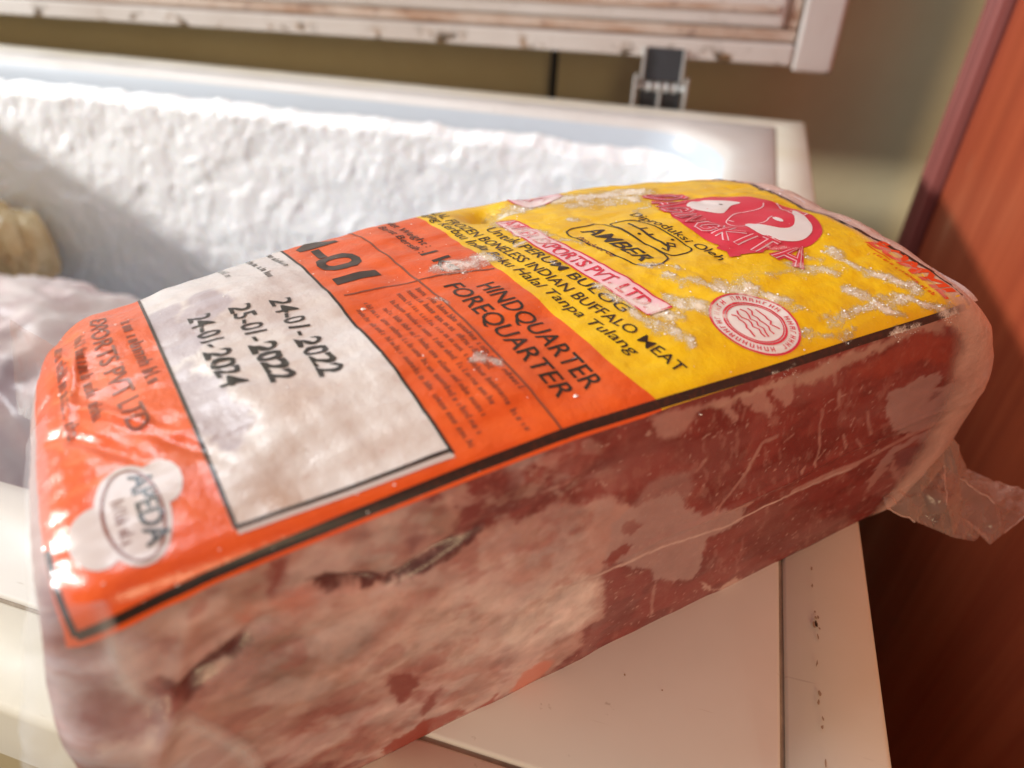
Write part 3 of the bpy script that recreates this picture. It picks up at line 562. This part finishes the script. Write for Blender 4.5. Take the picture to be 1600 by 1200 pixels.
low = np.interp(A, BLN[:, 0], BLN[:, 1])-np.interp(A, [0, 20, 60, 105, 112, 140], [2.4, 2.2, 2.0, 1.9, 1.3, 1.05])
Bs = np.where(B < 6, low+(6-low)*(B+4.6)/10.6, B)
P = label(A, Bs, .35); lab_o = mesh('printed_label', P.reshape(-1, 3)*MM, grid_faces(len(aa), len(bb)), m_label(), pk)
uvset(lab_o, A, Bs); fattr(lab_o, 'frost', frost_f(A, Bs)); fattr(lab_o, 'oy', A-np.interp(Bs, OY[:, 0], OY[:, 1])); fattr(lab_o, 'rt', A-np.interp(Bs, RTB[:, 0], RTB[:, 1]))
wn = fbm(A/6, B/6, 150, 3)-.5
fattr(lab_o, 'lilac', np.clip(sstep(.3, .5, gauss(A+8*wn, B+8*wn, 28, 70, 6, 15, .1))+sstep(.3, .5, gauss(A+8*wn, B+8*wn, 29, 38, 5, 16, .1))+.7*sstep(.3, .5, gauss(A+8*wn, B+8*wn, 38, 78, 5, 9, 0)), 0, .6))
fattr(lab_o, 'brown', np.clip(.8*gauss(A+6*wn, B+6*wn, 33, 7, 8, 6, 0)+.5*gauss(A+6*wn, B+6*wn, 44, 30, 7, 9, 0)+.4*gauss(A+6*wn, B+6*wn, 55, 12, 8, 5, 0), 0, .9))
# ---- print on the label: every mark is a thin sheet laid on the film
M_BLK = m_ink('black_ink', (.022, .014, .012)); M_RED = m_ink('crimson_ink', (.66, .035, .075), under=(.55, .03, .06)); M_PINK = m_ink('pale_pink_ink', (.86, .56, .62), under=(.8, .5, .56)); M_WHT = m_ink('white_ink', (.78, .74, .74), under=(.66, .6, .62))
M_FAINT = m_ink('faded_black_ink', (.16, .055, .035), fade=.15, under=(.55, .11, .05)); M_VERM = m_ink('vermilion_ink', (.72, .06, .01), under=(.7, .12, .01)); M_STAMP = m_ink('stamp_ink', (.02, .018, .02), under=(.35, .3, .3)); M_SILV = m_ink('grey_white_ink', (.60, .52, .50), under=(.48, .38, .36))
def lay_print(name, verts, faces, mat, layer=1, parent=None, cut=2.0):
    """verts in label (a, b) millimetres; sliced fine enough to follow the film, then laid on it"""
    bm = bmesh.new(); vs = [bm.verts.new((v[0], v[1], 0)) for v in verts]
    for f in faces:
        try: bm.faces.new([vs[i] for i in f])
        except ValueError: pass
    bm.normal_update(); bmesh.ops.triangulate(bm, faces=[f for f in bm.faces if len(f.verts) > 4])
    arr = np.array([v[:2] for v in verts]); cb = .7 if arr[:, 1].min() < 3 and arr[:, 1].max() < 60 else cut
    for ax in (0, 1):
        lo, hi = arr[:, ax].min(), arr[:, ax].max()
        ct = cb if ax else cut
        for q in np.arange(math.ceil(lo/ct)*ct+.0137, hi, ct):
            co = [0, 0, 0]; co[ax] = q; no = [0, 0, 0]; no[ax] = 1
            bmesh.ops.bisect_plane(bm, geom=bm.verts[:]+bm.edges[:]+bm.faces[:], plane_co=co, plane_no=no)
    for f in bm.faces:
        f.normal_update()
        if f.normal.z < 0: f.normal_flip()
    ab_ = np.array([v.co[:2] for v in bm.verts]); P = label(ab_[:, 0], ab_[:, 1], .37+.10*layer)
    for v, p_ in zip(bm.verts, P): v.co = Vector(p_*MM)
    bm.verts.index_update(); me = bpy.data.meshes.new(name); bm.to_mesh(me); bm.free()
    me.polygons.foreach_set('use_smooth', [True]*len(me.polygons)); me.materials.append(mat)
    o = link(bpy.data.objects.new(name, me), parent or lab_o); fattr(o, 'frost', frost_f(ab_[:, 0], ab_[:, 1])); return o
def along(pts):
    p = np.array(pts, float); d = np.concatenate([[0], np.cumsum(np.linalg.norm(np.diff(p, axis=0), axis=1))])
    return p, d
_tc = {}
def glyphs(s, bold=0., shear=0., res=3):
    key = (s, bold, shear)
    if key in _tc: return _tc[key]
    cu = bpy.data.curves.new('lettering', 'FONT'); cu.body = s; cu.size = 1.0; cu.offset = bold; cu.shear = shear; cu.resolution_u = res; cu.fill_mode = 'FRONT'
    o = bpy.data.objects.new('lettering', cu); col.objects.link(o); dg = bpy.context.evaluated_depsgraph_get(); dg.update()
    me = bpy.data.meshes.new_from_object(o.evaluated_get(dg)); vs = np.array([v.co[:2] for v in me.vertices]).reshape(-1, 2); fs_ = [tuple(p.vertices) for p in me.polygons]
    bpy.data.objects.remove(o); bpy.data.curves.remove(cu); bpy.data.meshes.remove(me); _tc[key] = (vs, fs_); return vs, fs_
def txt(s, pts, h, mat, bold=0., shear=0., layer=1, name='lettering', parent=None, jitter=0.):
    """lettering along a baseline of (a, b) points, capital height h mm, stretched to fit the baseline"""
    vs, fs_ = glyphs(s, bold, shear); p, d = along(pts)
    w_ = vs[:, 0].max()-vs[:, 0].min(); tx = (vs[:, 0]-vs[:, 0].min())/w_*d[-1]; ty = vs[:, 1]/.70*h
    if jitter: ty = ty+jitter*np.sin(tx*1.9+len(s)); tx = tx+jitter*.5*np.sin(tx*2.7)
    pa_ = np.interp(tx, d, p[:, 0]); pb_ = np.interp(tx, d, p[:, 1])
    e_ = .5; ta = np.interp(np.minimum(tx+e_, d[-1]), d, p[:, 0])-np.interp(np.maximum(tx-e_, 0), d, p[:, 0]); tb = np.interp(np.minimum(tx+e_, d[-1]), d, p[:, 1])-np.interp(np.maximum(tx-e_, 0), d, p[:, 1])
    ln = np.maximum(np.hypot(ta, tb), 1e-6); ua, ub = -tb/ln, ta/ln
    return lay_print(name, np.stack([pa_+ua*ty, pb_+ub*ty], -1), fs_, mat, layer, parent)
def strip(pts, wd, mat, layer=1, name='printed_line', closed=False, parent=None):
    p = np.array(pts, float); n = len(p); L_ = []; 
    for i in range(n):
        a_ = p[(i-1) % n] if (closed or i > 0) else p[i]; b_ = p[(i+1) % n] if (closed or i < n-1) else p[i]; t = (b_-a_)/max(np.linalg.norm(b_-a_), 1e-6); q = np.array([-t[1], t[0]])*wd/2; L_ += [p[i]+q, p[i]-q]
    m = n if closed else n-1
    return lay_print(name, L_, [(2*i, 2*i+1, (2*((i+1) % n))+1, 2*((i+1) % n)) for i in range(m)], mat, layer, parent)
def ell(ca_, cb_, ra, rb, n=40, a0=0, a1=360): return [(ca_+ra*math.cos(math.radians(a0+(a1-a0)*k/n)), cb_+rb*math.sin(math.radians(a0+(a1-a0)*k/n))) for k in range(n if a1-a0 >= 360 else n+1)]
def patch(pts, mat, layer=1, name='printed_shape', parent=None): return lay_print(name, pts, [tuple(range(len(pts)))], mat, layer, parent)
def multi(polys, mat, layer, name, parent=None):
    V, F_ = [], []
    for pl in polys: F_.append(tuple(range(len(V), len(V)+len(pl)))); V += list(pl)
    return lay_print(name, V, F_, mat, layer, parent)
def scribble(rows, h, mat, layer=1, seed=1, name='small_print'):
    """print too small to read: rows of short pen strokes"""
    rnd = random.Random(seed); polys = []
    for (p0, p1) in rows:
        p0 = np.array(p0, float); p1 = np.array(p1, float); L_ = np.linalg.norm(p1-p0); t = (p1-p0)/L_; u_ = np.array([-t[1], t[0]]); x = 0.
        while x < L_:
            nl = rnd.randint(3, 8)
            for q in range(nl):
                if x > L_: break
                wd = h*rnd.uniform(.35, .65); hh = h*rnd.choice((.65, .65, .7, 1.0)); k = rnd.random(); st = h*.16
                def bar(x0_, x1_, y0_, y1_): polys.append([p0+t*x0_+u_*y0_, p0+t*x1_+u_*y0_, p0+t*x1_+u_*y1_, p0+t*x0_+u_*y1_])
                bar(x, x+st, 0, hh)
                if k < .7: bar(x+wd-st, x+wd, 0, h*.65)
                if k < .5: bar(x+st*1.1, x+wd-st*1.1, h*.5, h*.65)
                if k > .3: bar(x+st*1.1, x+wd-st*1.1, 0, st)
                x += wd+h*.22
            x += h*.5
    return multi(polys, mat, layer, name)
def bl(a, b0, b1, n=8): 
    return [(a if not callable(a) else a(b), b) for b in np.linspace(b0, b1, n)]
# frame lines
strip([(x_, np.interp(x_, BLN[:, 0], BLN[:, 1])) for x_ in np.concatenate([[-.9, 1, 4, 8], np.arange(12, 211, 6)])], 2.1, M_BLK, 1, 'border_line')
strip([(-.9, -6.4), (-1.5, 4), (-1.7, 14)], 1.0, M_BLK, 1, 'border_line')
strip([(np.interp(b, RTB[:, 0], RTB[:, 1]), b) for b in np.linspace(-1.4, 105, 30)], 1.3, M_BLK, 1, 'border_line')
strip([(25, b) for b in np.linspace(4.2, 105, 20)], .7, M_BLK, 1); strip([(64.2, b) for b in np.linspace(4.4, 105, 20)], .7, M_BLK, 1); strip([(25.3, 4.6), (45, 4.8), (63.9, 5.3)], .8, M_BLK, 1)
strip([(25.0, 3.4), (45, 3.6), (64, 4.1)], .9, M_SILV, 1)
strip([(86.4+.02*(b-20)*(b > 20), b) for b in np.linspace(-.3, 105, 24)], .55, M_FAINT, 1); strip([(67, 61), (78, 61), (98, 57.6), (107, 55.5)], .5, M_FAINT, 1)
# orange panels
txt('M-01', bl(68.5, 112, 67.5), 12.0, M_BLK, .03)
txt('Net Weight :', bl(99.5, 103, 77), 2.6, M_BLK, .005); txt('Berat Bersih :', bl(95.6, 99, 74), 2.4, M_BLK, .005); txt('1 kg', bl(95.6, 73.5, 58.5), 5.0, M_BLK, .02)
txt('HINDQUARTER', bl(97.6, 49.5, 8.8), 4.9, M_BLK, .008); txt('FOREQUARTER', bl(90.6, 53, 8.8), 4.9, M_BLK, .008)
scribble([((84.2, 56), (84.2, 12)), ((81.6, 56), (81.8, 20))], 1.7, M_FAINT, seed=4)
scribble([((78.9-3.0*i+.02*i, 56-2*(i % 3)), (79.6-3.0*i, 4.5+2.5*((i*7) % 4))) for i in range(5)], 1.5, M_FAINT, seed=9)
scribble([((18.5, 86), (20.0, 52))], 3.2, M_FAINT, seed=21); txt('EXPORTS PVT LTD', [(11.0, 95), (12.0, 70), (14.5, 37)], 4.2, M_FAINT, .01)
scribble([((7.2, 86), (8.8, 46)), ((2.8, 84), (4.0, 44))], 2.6, M_FAINT, seed=23)
# window: faint headings and the inked dates
scribble([((59.6, 103), (60.2, 88))], 2.0, M_STAMP, seed=31); scribble([((53.6, 103), (54.4, 82))], 2.0, M_STAMP, seed=32); scribble([((45.6, 104), (45.6, 90))], 2.0, M_STAMP, seed=33)
for s_, a0_, b0_, b1_ in (('24-01-2022', 50.6, 69.0, 33.0), ('25-01-2022', 41.4, 71.2, 36.0), ('24-01-2024', 32.4, 73.5, 39.0)):
    bm_ = b0_+(b1_-b0_)*.52
    txt(s_[:5]+'-', bl(lambda b: a0_+.006*(b-50), b0_, bm_), 4.9, M_STAMP, .012, .18, 1, 'date_stamp', jitter=.22); txt(s_[6:], bl(lambda b: a0_-.2, bm_-.6, b1_), 5.0, M_STAMP, .035 if s_[0:2] == '25' else .022, .12, 1, 'date_stamp', jitter=.28)
# export council badge on the orange end
em = multi([ell(11.5, 15.5, 5.6, 12.5, 36), ell(5.6, 12.5, 4.2, 7.5, 28), ell(16.6, 20.5, 3.6, 6.0, 28)], M_SILV, 1, 'badge')
lay = [(11.5+4.4*math.cos(t), 15.2+11.0*math.sin(t)) for t in np.linspace(0, 2*math.pi, 44, endpoint=False)]
strip(lay, .55, M_FAINT, 2, 'badge_ring', True, em); txt('APEDA', bl(12.2, 24.5, 6.5), 3.6, M_STAMP, .02, 0, 2, 'badge_lettering', em); scribble([((8.8, 19.5), (8.8, 8.5))], 2.0, M_FAINT, 2, 52)
# yellow panel
curve = lambda k0: (lambda b: k0+np.interp(b, [5, 15, 33, 54, 88, 105], [5.2, 3.6, 1.2, 0, .4, 1.0]))
txt('Daging Kerbau India Beku Halal Tanpa Tulang', bl(lambda b: 109.6+np.interp(b, [12, 25, 42, 62, 93, 105], [3.6, 1.7, .4, 0, 1.6, 2.4]), 106, 13.0, 30), 2.9, M_BLK, .005, .15)
txt('HALAL FROZEN BONELESS INDIAN BUFFALO MEAT', bl(curve(113.6), 107, 5.5, 30), 3.2, M_BLK, .006)
txt('Untuk PERUM BULOG', bl(curve(118.7), 79, 25.5, 20), 3.2, M_BLK, .006)
bnd0 = [(np.interp(b, [22, 40, 62, 82], [125.4, 123.4, 122.6, 124.2]), b) for b in np.linspace(82, 22.5, 24)]; bnd1 = [(np.interp(b, [22, 40, 62, 82], [132.6, 130.6, 129.4, 129.2]), b) for b in np.linspace(22.5, 81, 24)]
bp = patch(bnd0+bnd1, M_PINK, 1, 'banner'); strip(bnd0+bnd1, .55, M_RED, 2, 'banner_outline', True, bp)
txt('AMBER EXPORTS PVT. LTD.', bl(lambda b: np.interp(b, [22, 40, 62, 82], [126.9, 124.9, 124.0, 125.0]), 81, 24.5, 24), 4.2, M_RED, .022, 0, 2, 'banner_lettering', bp)
plq = [(146.3, 66.5), (147.2, 62), (148.4, 41.5), (146.0, 38.6), (140.5, 37.6), (138.2, 39.6), (136.6, 43), (134.6, 62), (135.4, 66.0), (139, 67.0), (143, 66.0)]
def smooth_loop(pts, it=2):
    for _ in range(it): pts = [q for i in range(len(pts)) for q in ((.75*pts[i][0]+.25*pts[(i+1) % len(pts)][0], .75*pts[i][1]+.25*pts[(i+1) % len(pts)][1]), (.25*pts[i][0]+.75*pts[(i+1) % len(pts)][0], .25*pts[i][1]+.75*pts[(i+1) % len(pts)][1]))]
    return pts
strip(smooth_loop(plq), .5, M_BLK, 1, 'plaque_outline', True)
txt('AMBER', bl(lambda b: 139.3+.03*(64-b), 64.6, 41.2), 4.6, M_BLK, .018, .28)
txt('Product of', bl(135.0, 61, 46), 1.7, M_FAINT, .01, .2)
strip(smooth_loop([(148.4, 64.4), (154.6, 63.4), (156.4, 61), (156.9, 43), (155.8, 40.6), (149.5, 40.2), (148.2, 42.5), (147.6, 62)], 2), .5, M_BLK, 1, 'plaque_outline', True)
strip(smooth_loop([(152.8, 62.0), (152.4, 61), (151.6, 57.6), (152.6, 57.0)], 1)[:5]+[(151.9, 56), (151.5, 52), (151.7, 48.5)], .8, M_BLK, 1, 'calligraphy'); strip([(151.6, 56.4), (154.0, 55.8)], .7, M_BLK, 1, 'calligraphy'); strip([(151.5, 52.6), (153.0, 52.2)], .6, M_BLK, 1, 'calligraphy')
strip([(151.7, 48.7), (152.0, 45.8), (153.4, 44.4), (154.2, 45.6), (153.0, 46.8), (151.6, 44.8), (150.2, 43.4), (149.8, 45.2)], .75, M_BLK, 1, 'calligraphy'); multi([ell(149.9, 54, .5, .5, 8), ell(155.2, 47.5, .5, .5, 8)], M_BLK, 1, 'calligraphy')
txt('Diproduksi Oleh', bl(lambda b: 157.0+.035*(66-b), 67, 34), 3.0, M_BLK, .004)
# buffalo emblem
eb = patch(ell(183, 51.5, 19.5, 19.5, 56), M_RED, 1, 'emblem')
patch([(168.6, 50), (163.5, 50.5), (163.6, 37), (166, 34), (172, 33), (176, 38), (174, 46)], M_RED, 2, 'emblem_chin', eb)
hornl = smooth_loop([(175.0, 60), (174.5, 65.5), (178, 68.4), (183, 67.6), (187.5, 65.2), (191, 61.5), (186.5, 61.0), (182.5, 58.2), (179, 56)], 2)
hornr = smooth_loop([(178.6, 47.5), (177.8, 41), (180.5, 36.2), (186, 34.6), (192, 36.6), (197, 41.5), (199.6, 48.5), (200.8, 53), (197.8, 50.6), (194.4, 45.2), (190.2, 41.6), (186.4, 41.6), (183.4, 44.6), (181.6, 48.6)], 2)
patch(hornl, M_WHT, 2, 'horn', eb); patch(hornr, M_WHT, 2, 'horn', eb)
strip([(199.4, 53), (201.2, 51), (201.6, 48.6), (198.6, 47.2), (197.4, 50.6), (198.6, 55.4), (200.4, 59.5)], .6, M_PINK, 2, 'emblem_curl', False, eb)
patch(ell(190.2, 47.2, 1.0, 1.8, 16), M_WHT, 2, 'emblem_eye', eb); strip(smooth_loop([(197, 61), (194, 57), (190, 55.5), (184, 56), (179, 53), (175, 50.5), (176, 47.5), (180, 46.5), (186, 47), (190, 50), (195, 50.5)], 2)[:36], .35, M_PINK, 2, 'emblem_face', False, eb); strip([(177.2, 51.5), (178.2, 50.4)], .5, M_PINK, 2, 'emblem_face', False, eb); patch(ell(183.6, 62.2, .45, .6, 10), M_BLK, 3, 'emblem_eye', eb)
GL = dict(D=[[(0, 0), (0, 1), (.5, 1), (.9, .75), (1, .5), (.9, .25), (.5, 0), (0, 0), (0, .2)]], A=[[(0, 0), (.5, 1), (1, 0)], [(.22, .36), (.78, .36)]], G=[[(1, .78), (.75, 1), (.3, 1), (0, .7), (0, .3), (.3, 0), (.8, 0), (1, .2), (1, .48), (.6, .48)]],
    I=[[(.5, 0), (.5, 1)]], N=[[(0, 0), (0, 1), (1, 0), (1, 1)]], K=[[(0, 0), (0, 1)], [(1, 1), (.08, .45), (1, 0)]], T=[[(.5, 0), (.5, 1)], [(0, 1), (1, 1)]])
LET = [('D', 172.6, 80.0, 10.0, 4.6, -24), ('A', 169.4, 73.2, 8.0, 4.6, -20), ('G', 167.4, 66.4, 7.0, 4.0, -14), ('I', 166.2, 60.4, 6.6, .6, -8), ('N', 165.8, 57.6, 6.4, 3.8, -4), ('G', 165.8, 51.6, 6.8, 4.0, 2), ('K', 166.6, 45.2, 7.8, 4.0, 8), ('I', 168.2, 39.2, 8.4, .6, 12), ('T', 169.2, 36.6, 9.4, 4.4, 18), ('A', 173.0, 30.6, 10.6, 6.2, 24)]
for wd_, mt, ly in ((3.2, M_RED, 2), (1.75, M_PINK, 3), (.95, M_RED, 4)):
    for ch, a_, b_, h_, w_, rt_ in LET:
        t_ = math.radians(-90+rt_); q = np.array((math.cos(t_), math.sin(t_))); u_ = np.array((-q[1], q[0]))
        for pl in GL[ch]: strip([tuple(np.array((a_, b_))+q*w_*x_+u_*h_*y_) for x_, y_ in pl], wd_, mt, ly, 'emblem_letter', False, eb)
patch([(166, 41), (161.6, 38.8), (163.2, 36.6), (161.8, 34.2), (164.6, 33.6), (168, 36)], M_RED, 2, 'emblem_chin', eb)
# tag near the far edge, round seal, slanted logotype
tg_ = patch(smooth_loop([(137, 97), (139.5, 89), (147, 88), (156, 96), (158, 103), (150, 104.5), (141, 103)], 1), M_PINK, 1, 'tag'); strip(smooth_loop([(137, 97), (139.5, 89), (147, 88), (156, 96), (158, 103), (150, 104.5), (141, 103)], 1), .6, M_RED, 2, 'tag_outline', True, tg_)
strip([(142, 101), (150, 95), (146, 92)], .9, M_RED, 2, 'tag_mark', False, tg_); strip([(143, 95), (147, 99), (153, 99)], .9, M_RED, 2, 'tag_mark', False, tg_)
sl = patch(ell(147, 11.3, 10.6, 9.6, 48), M_WHT, 1, 'seal')
strip(ell(147, 11.3, 10.4, 9.4, 48), .55, M_RED, 2, 'seal_ring', True, sl); strip(ell(147, 11.3, 7.3, 6.6, 40), .5, M_RED, 2, 'seal_ring', True, sl); strip(ell(147, 11.3, 6.7, 6.0, 40), .3, M_RED, 2, 'seal_ring', True, sl)
rr_ = random.Random(8); bars = []
for k in range(34):
    if k % 9 == 8: continue
    th_ = math.radians(180-k*360/34); n_ = np.array((math.cos(th_), math.sin(th_)*.9)); t_ = np.array((math.sin(th_), -math.cos(th_))); c0 = np.array((147, 11.3))
    def bar(t0, t1, r0, r1): bars.append([tuple(c0+n_*r0+t_*t0), tuple(c0+n_*r0+t_*t1), tuple(c0+n_*r1+t_*t1), tuple(c0+n_*r1+t_*t0)])
    bar(-.5, -.25, 8.2, 9.5); q_ = rr_.random()
    if q_ < .7: bar(.2, .45, 8.2, 9.5)
    if q_ < .5: bar(-.24, .19, 8.75, 8.98)
    if q_ > .4: bar(-.24, .19, 9.27, 9.5)
multi(bars, M_RED, 2, 'seal_lettering', sl)
rnd = random.Random(5); cs_ = []
for i in range(5):
    aa_ = 150.6-1.75*i; wb_ = math.sqrt(max(0, 1-((aa_-147)/5.6)**2))*4.6; q = []
    for j in range(9): q.append((aa_+rnd.uniform(-.6, .6), 11.3+wb_-2*wb_*j/8))
    strip(q, .42, M_RED, 2, 'calligraphy', False, sl)
txt('BOMYIL', bl(lambda b: 204.2+.03*(28-b), 29.5, 2.0), 5.2, M_VERM, .05, .25, 1, 'logotype'); strip(bl(lambda b: 203.2+.03*(28-b), 28, 20), .4, M_VERM, 1); scribble([((201.2, 24), (201.8, 5))], 1.6, M_VERM, seed=41)
# ---- ice grains sitting on the film
rng = np.random.default_rng(4); N0 = 150000; ca_ = rng.uniform(75, 212, N0); cb_ = rng.uniform(-5, 104, N0); f = frost_f(ca_, cb_); keep = rng.random(N0) < np.clip(f-.2, 0, 1)**1.3*.30; ca_, cb_ = ca_[keep], cb_[keep]
exa, exb = rng.uniform(0, 212, 260), rng.uniform(-6, 100, 260); ca_ = np.concatenate([ca_, exa]); cb_ = np.concatenate([cb_, exb])
P = label(ca_, cb_, .40); octv = np.array([(1, 0, 0), (-1, 0, 0), (0, 1, 0), (0, -1, 0), (0, 0, 1), (0, 0, -.6)], float); of = [(0, 2, 4), (2, 1, 4), (1, 3, 4), (3, 0, 4), (2, 0, 5), (1, 2, 5), (3, 1, 5), (0, 3, 5)]
sz = rng.gamma(2.2, .048, len(P))+.05; V = []; F = []
ang = rng.uniform(0, 6.28, len(P)); tl = rng.normal(0, .5, (len(P), 2))
for i in range(len(P)):
    c_, s_ = math.cos(ang[i]), math.sin(ang[i]); R_ = np.array([[c_, -s_, tl[i, 0]], [s_, c_, tl[i, 1]], [-.3*tl[i, 0], .3*tl[i, 1], 1]]); q = (octv*sz[i]*np.array([1.25, .9, .55])*rng.uniform(.6, 1.3, (6, 1))) @ R_.T+P[i]
    n0 = len(V); V += list(q*MM); F += [(a_+n0, b_+n0, d_+n0) for a_, b_, d_ in of]
ice = mesh('ice_grains', V, F, m_ice(), pk, False); ice['kind'] = 'stuff'
# ---- loose film: right end bulge, tail, left end edge, left flap, loose film low on the near corner
M_FR = m_film('frosted_film', (.74, .52, .45), .55, .3); M_CLR = m_film('clear_film', (.80, .80, .84), .22, .08); M_TAIL = m_film('tail_film', (.80, .60, .50), .26, .09); M_FR2 = plain('pale_fold_highlight', (.84, .62, .52), .3)
xs2 = np.linspace(201, PX1, 60); ss2 = np.concatenate([np.linspace(-PH+1, -6, 90), np.linspace(-5.5, 6, 24), np.linspace(8, PW-8, 50)]); X, S = np.meshgrid(xs2, ss2, indexing='ij')
g = sstep(201, 215, X); off = .5+g*(.3+(1.2+1.5*(fbm(X/14, S/16, 160, 2)-.3))*sstep(2, -12, S)); P = surf(X, S, 0)+0
Nf = np.stack([.75*g, -np.where(S < 2, 1., 0.)*(1-.4*g), np.where(S >= 2, .3, .15)], -1); Nf /= np.linalg.norm(Nf, axis=-1, keepdims=True); P = P+Nf*off[..., None]
ef = mesh('end_film', P.reshape(-1, 3)*MM, grid_faces(len(xs2), len(ss2)), M_FR, pk); fattr(ef, 'fade', sstep(203, 209, X+2*(fbm(X/3, S/5, 165, 3)-.5)))
def sheet(name, corners, n, m, amp, seed, mat, fold=0., frq=9.):
    """crumpled film between four corner points (pack frame, mm)"""
    a_, b_, c_, d_ = [np.array(q, float) for q in corners]; U, W_ = np.meshgrid(np.linspace(0, 1, n), np.linspace(0, 1, m), indexing='ij')
    P = (a_*(1-U)[..., None]+b_*U[..., None])*(1-W_)[..., None]+(d_*(1-U)[..., None]+c_*U[..., None])*W_[..., None]
    nn = np.cross(b_-a_, d_-a_); nn /= np.linalg.norm(nn); rg = np.abs(2*fbm(U*frq*.35+W_*1.2, W_*frq+U*1.7, seed, 2)-1)
    hgt = amp*(rg-.25)+fold*np.sin(W_*math.pi*3+U*2)*U; ed = .6*amp*(fbm(U*7, W_*7, seed+9, 3)-.5)
    P = P+nn*hgt[..., None]+(b_-a_)/np.linalg.norm(b_-a_)*(ed*U*2.2)[..., None]
    o = mesh(name, P.reshape(-1, 3)*MM, grid_faces(n, m), mat, pk); fattr(o, 'fade', np.ones(n*m)); return o
TAILP.update(T=(214., 3., 12.), U=(228., 4., 24.), V=(240., 6., 30.))
TF = ['ABO', 'BNO', 'BCP', 'BPN', 'CDP', 'DRP', 'PRM', 'PMN', 'DEF', 'DFQ', 'DQR', 'FGQ', 'GHQ', 'HIQ', 'IJQ', 'JKR', 'JRQ', 'KLR', 'LMR', 'GSH', 'ABT', 'BTU', 'BCU', 'CUV', 'CDV', 'DEV']
V = []; F = []; n = 9
for fi, tri in enumerate(TF):
    p0, p1, p2 = [np.array(TAILP[k_]) for k_ in tri]; nn = np.cross(p1-p0, p2-p0); nn /= np.linalg.norm(nn); ix = {}
    for i in range(n+1):
        for j in range(n+1-i):
            u_, v_ = i/n, j/n; q = p0+(p1-p0)*u_+(p2-p0)*v_; edge_ = 27*u_*v_*(1-u_-v_)
            ix[i, j] = len(V); V.append((q+nn*edge_*.8*math.sin(fi*2.1)+nn*min(edge_*3, 1)*3.2*(abs(2*float(fbm(np.array(q[0]/4.2+fi), np.array(q[1]/5+q[2]/3.5), 300, 2))-1)-.25))*MM)
    for i in range(n):
        for j in range(n-i):
            F.append((ix[i, j], ix[i+1, j], ix[i, j+1]))
            if j < n-i-1: F.append((ix[i+1, j], ix[i+1, j+1], ix[i, j+1]))
tl_ = mesh('film_tail', V, F, M_TAIL, pk); fattr(tl_, 'fade', np.ones(len(V)))
for a_, b_ in ('DQ', 'CP', 'FG', 'AO', 'HI'):
    q0, q1 = np.array(TAILP[a_]), np.array(TAILP[b_]); tube('fold_highlight', [tuple((q0+(q1-q0)*k_/8+np.array([.3*math.sin(k_*2.3), 0, .35*math.sin(k_*1.3)]))*MM) for k_ in range(9)], .00018, M_FR2, tl_, 5)  # thin pale tubes added to imitate bright highlights along the folds
sheet('film_flap', [(-2, 84, 80), (-8.5, 86, 88), (-12.5, 74, 71), (-9, 70, 70)], 24, 24, .8, 181, M_CLR)
xs3 = np.linspace(PX0, 24, 70); ss3 = np.linspace(-80, 60, 150); X, S = np.meshgrid(xs3, ss3, indexing='ij'); xb = 5+13*sstep(-8, -58, S); g = sstep(xb, xb-10, X); off = .4+g*(.6+(1.6+2.6*(fbm(X/6, S/9, 190, 3)-.3))*sstep(5, -8, S)+3.0*sstep(-6, -45, S))+.9*np.exp(-((X-xb+1.2)/1.0)**2)*sstep(0, -10, S); P = surf(X, S, 0); Nf = np.stack([-.9*g, -np.where(S < 0, 1., 0.)*(1-.3*g), np.where(S >= 0, .12, .05)], -1); P = P+Nf*off[..., None]
ef = mesh('edge_film', P.reshape(-1, 3)*MM, grid_faces(len(xs3), len(ss3)), M_CLR, pk); fattr(ef, 'fade', sstep(xb+.3, xb-.6, X)*np.where(S > 0, sstep(4, -3, X), 1)*(.45+.55*sstep(xb-12, xb-22, X)+.5*np.exp(-((X-xb+1.2)/1.0)**2)))
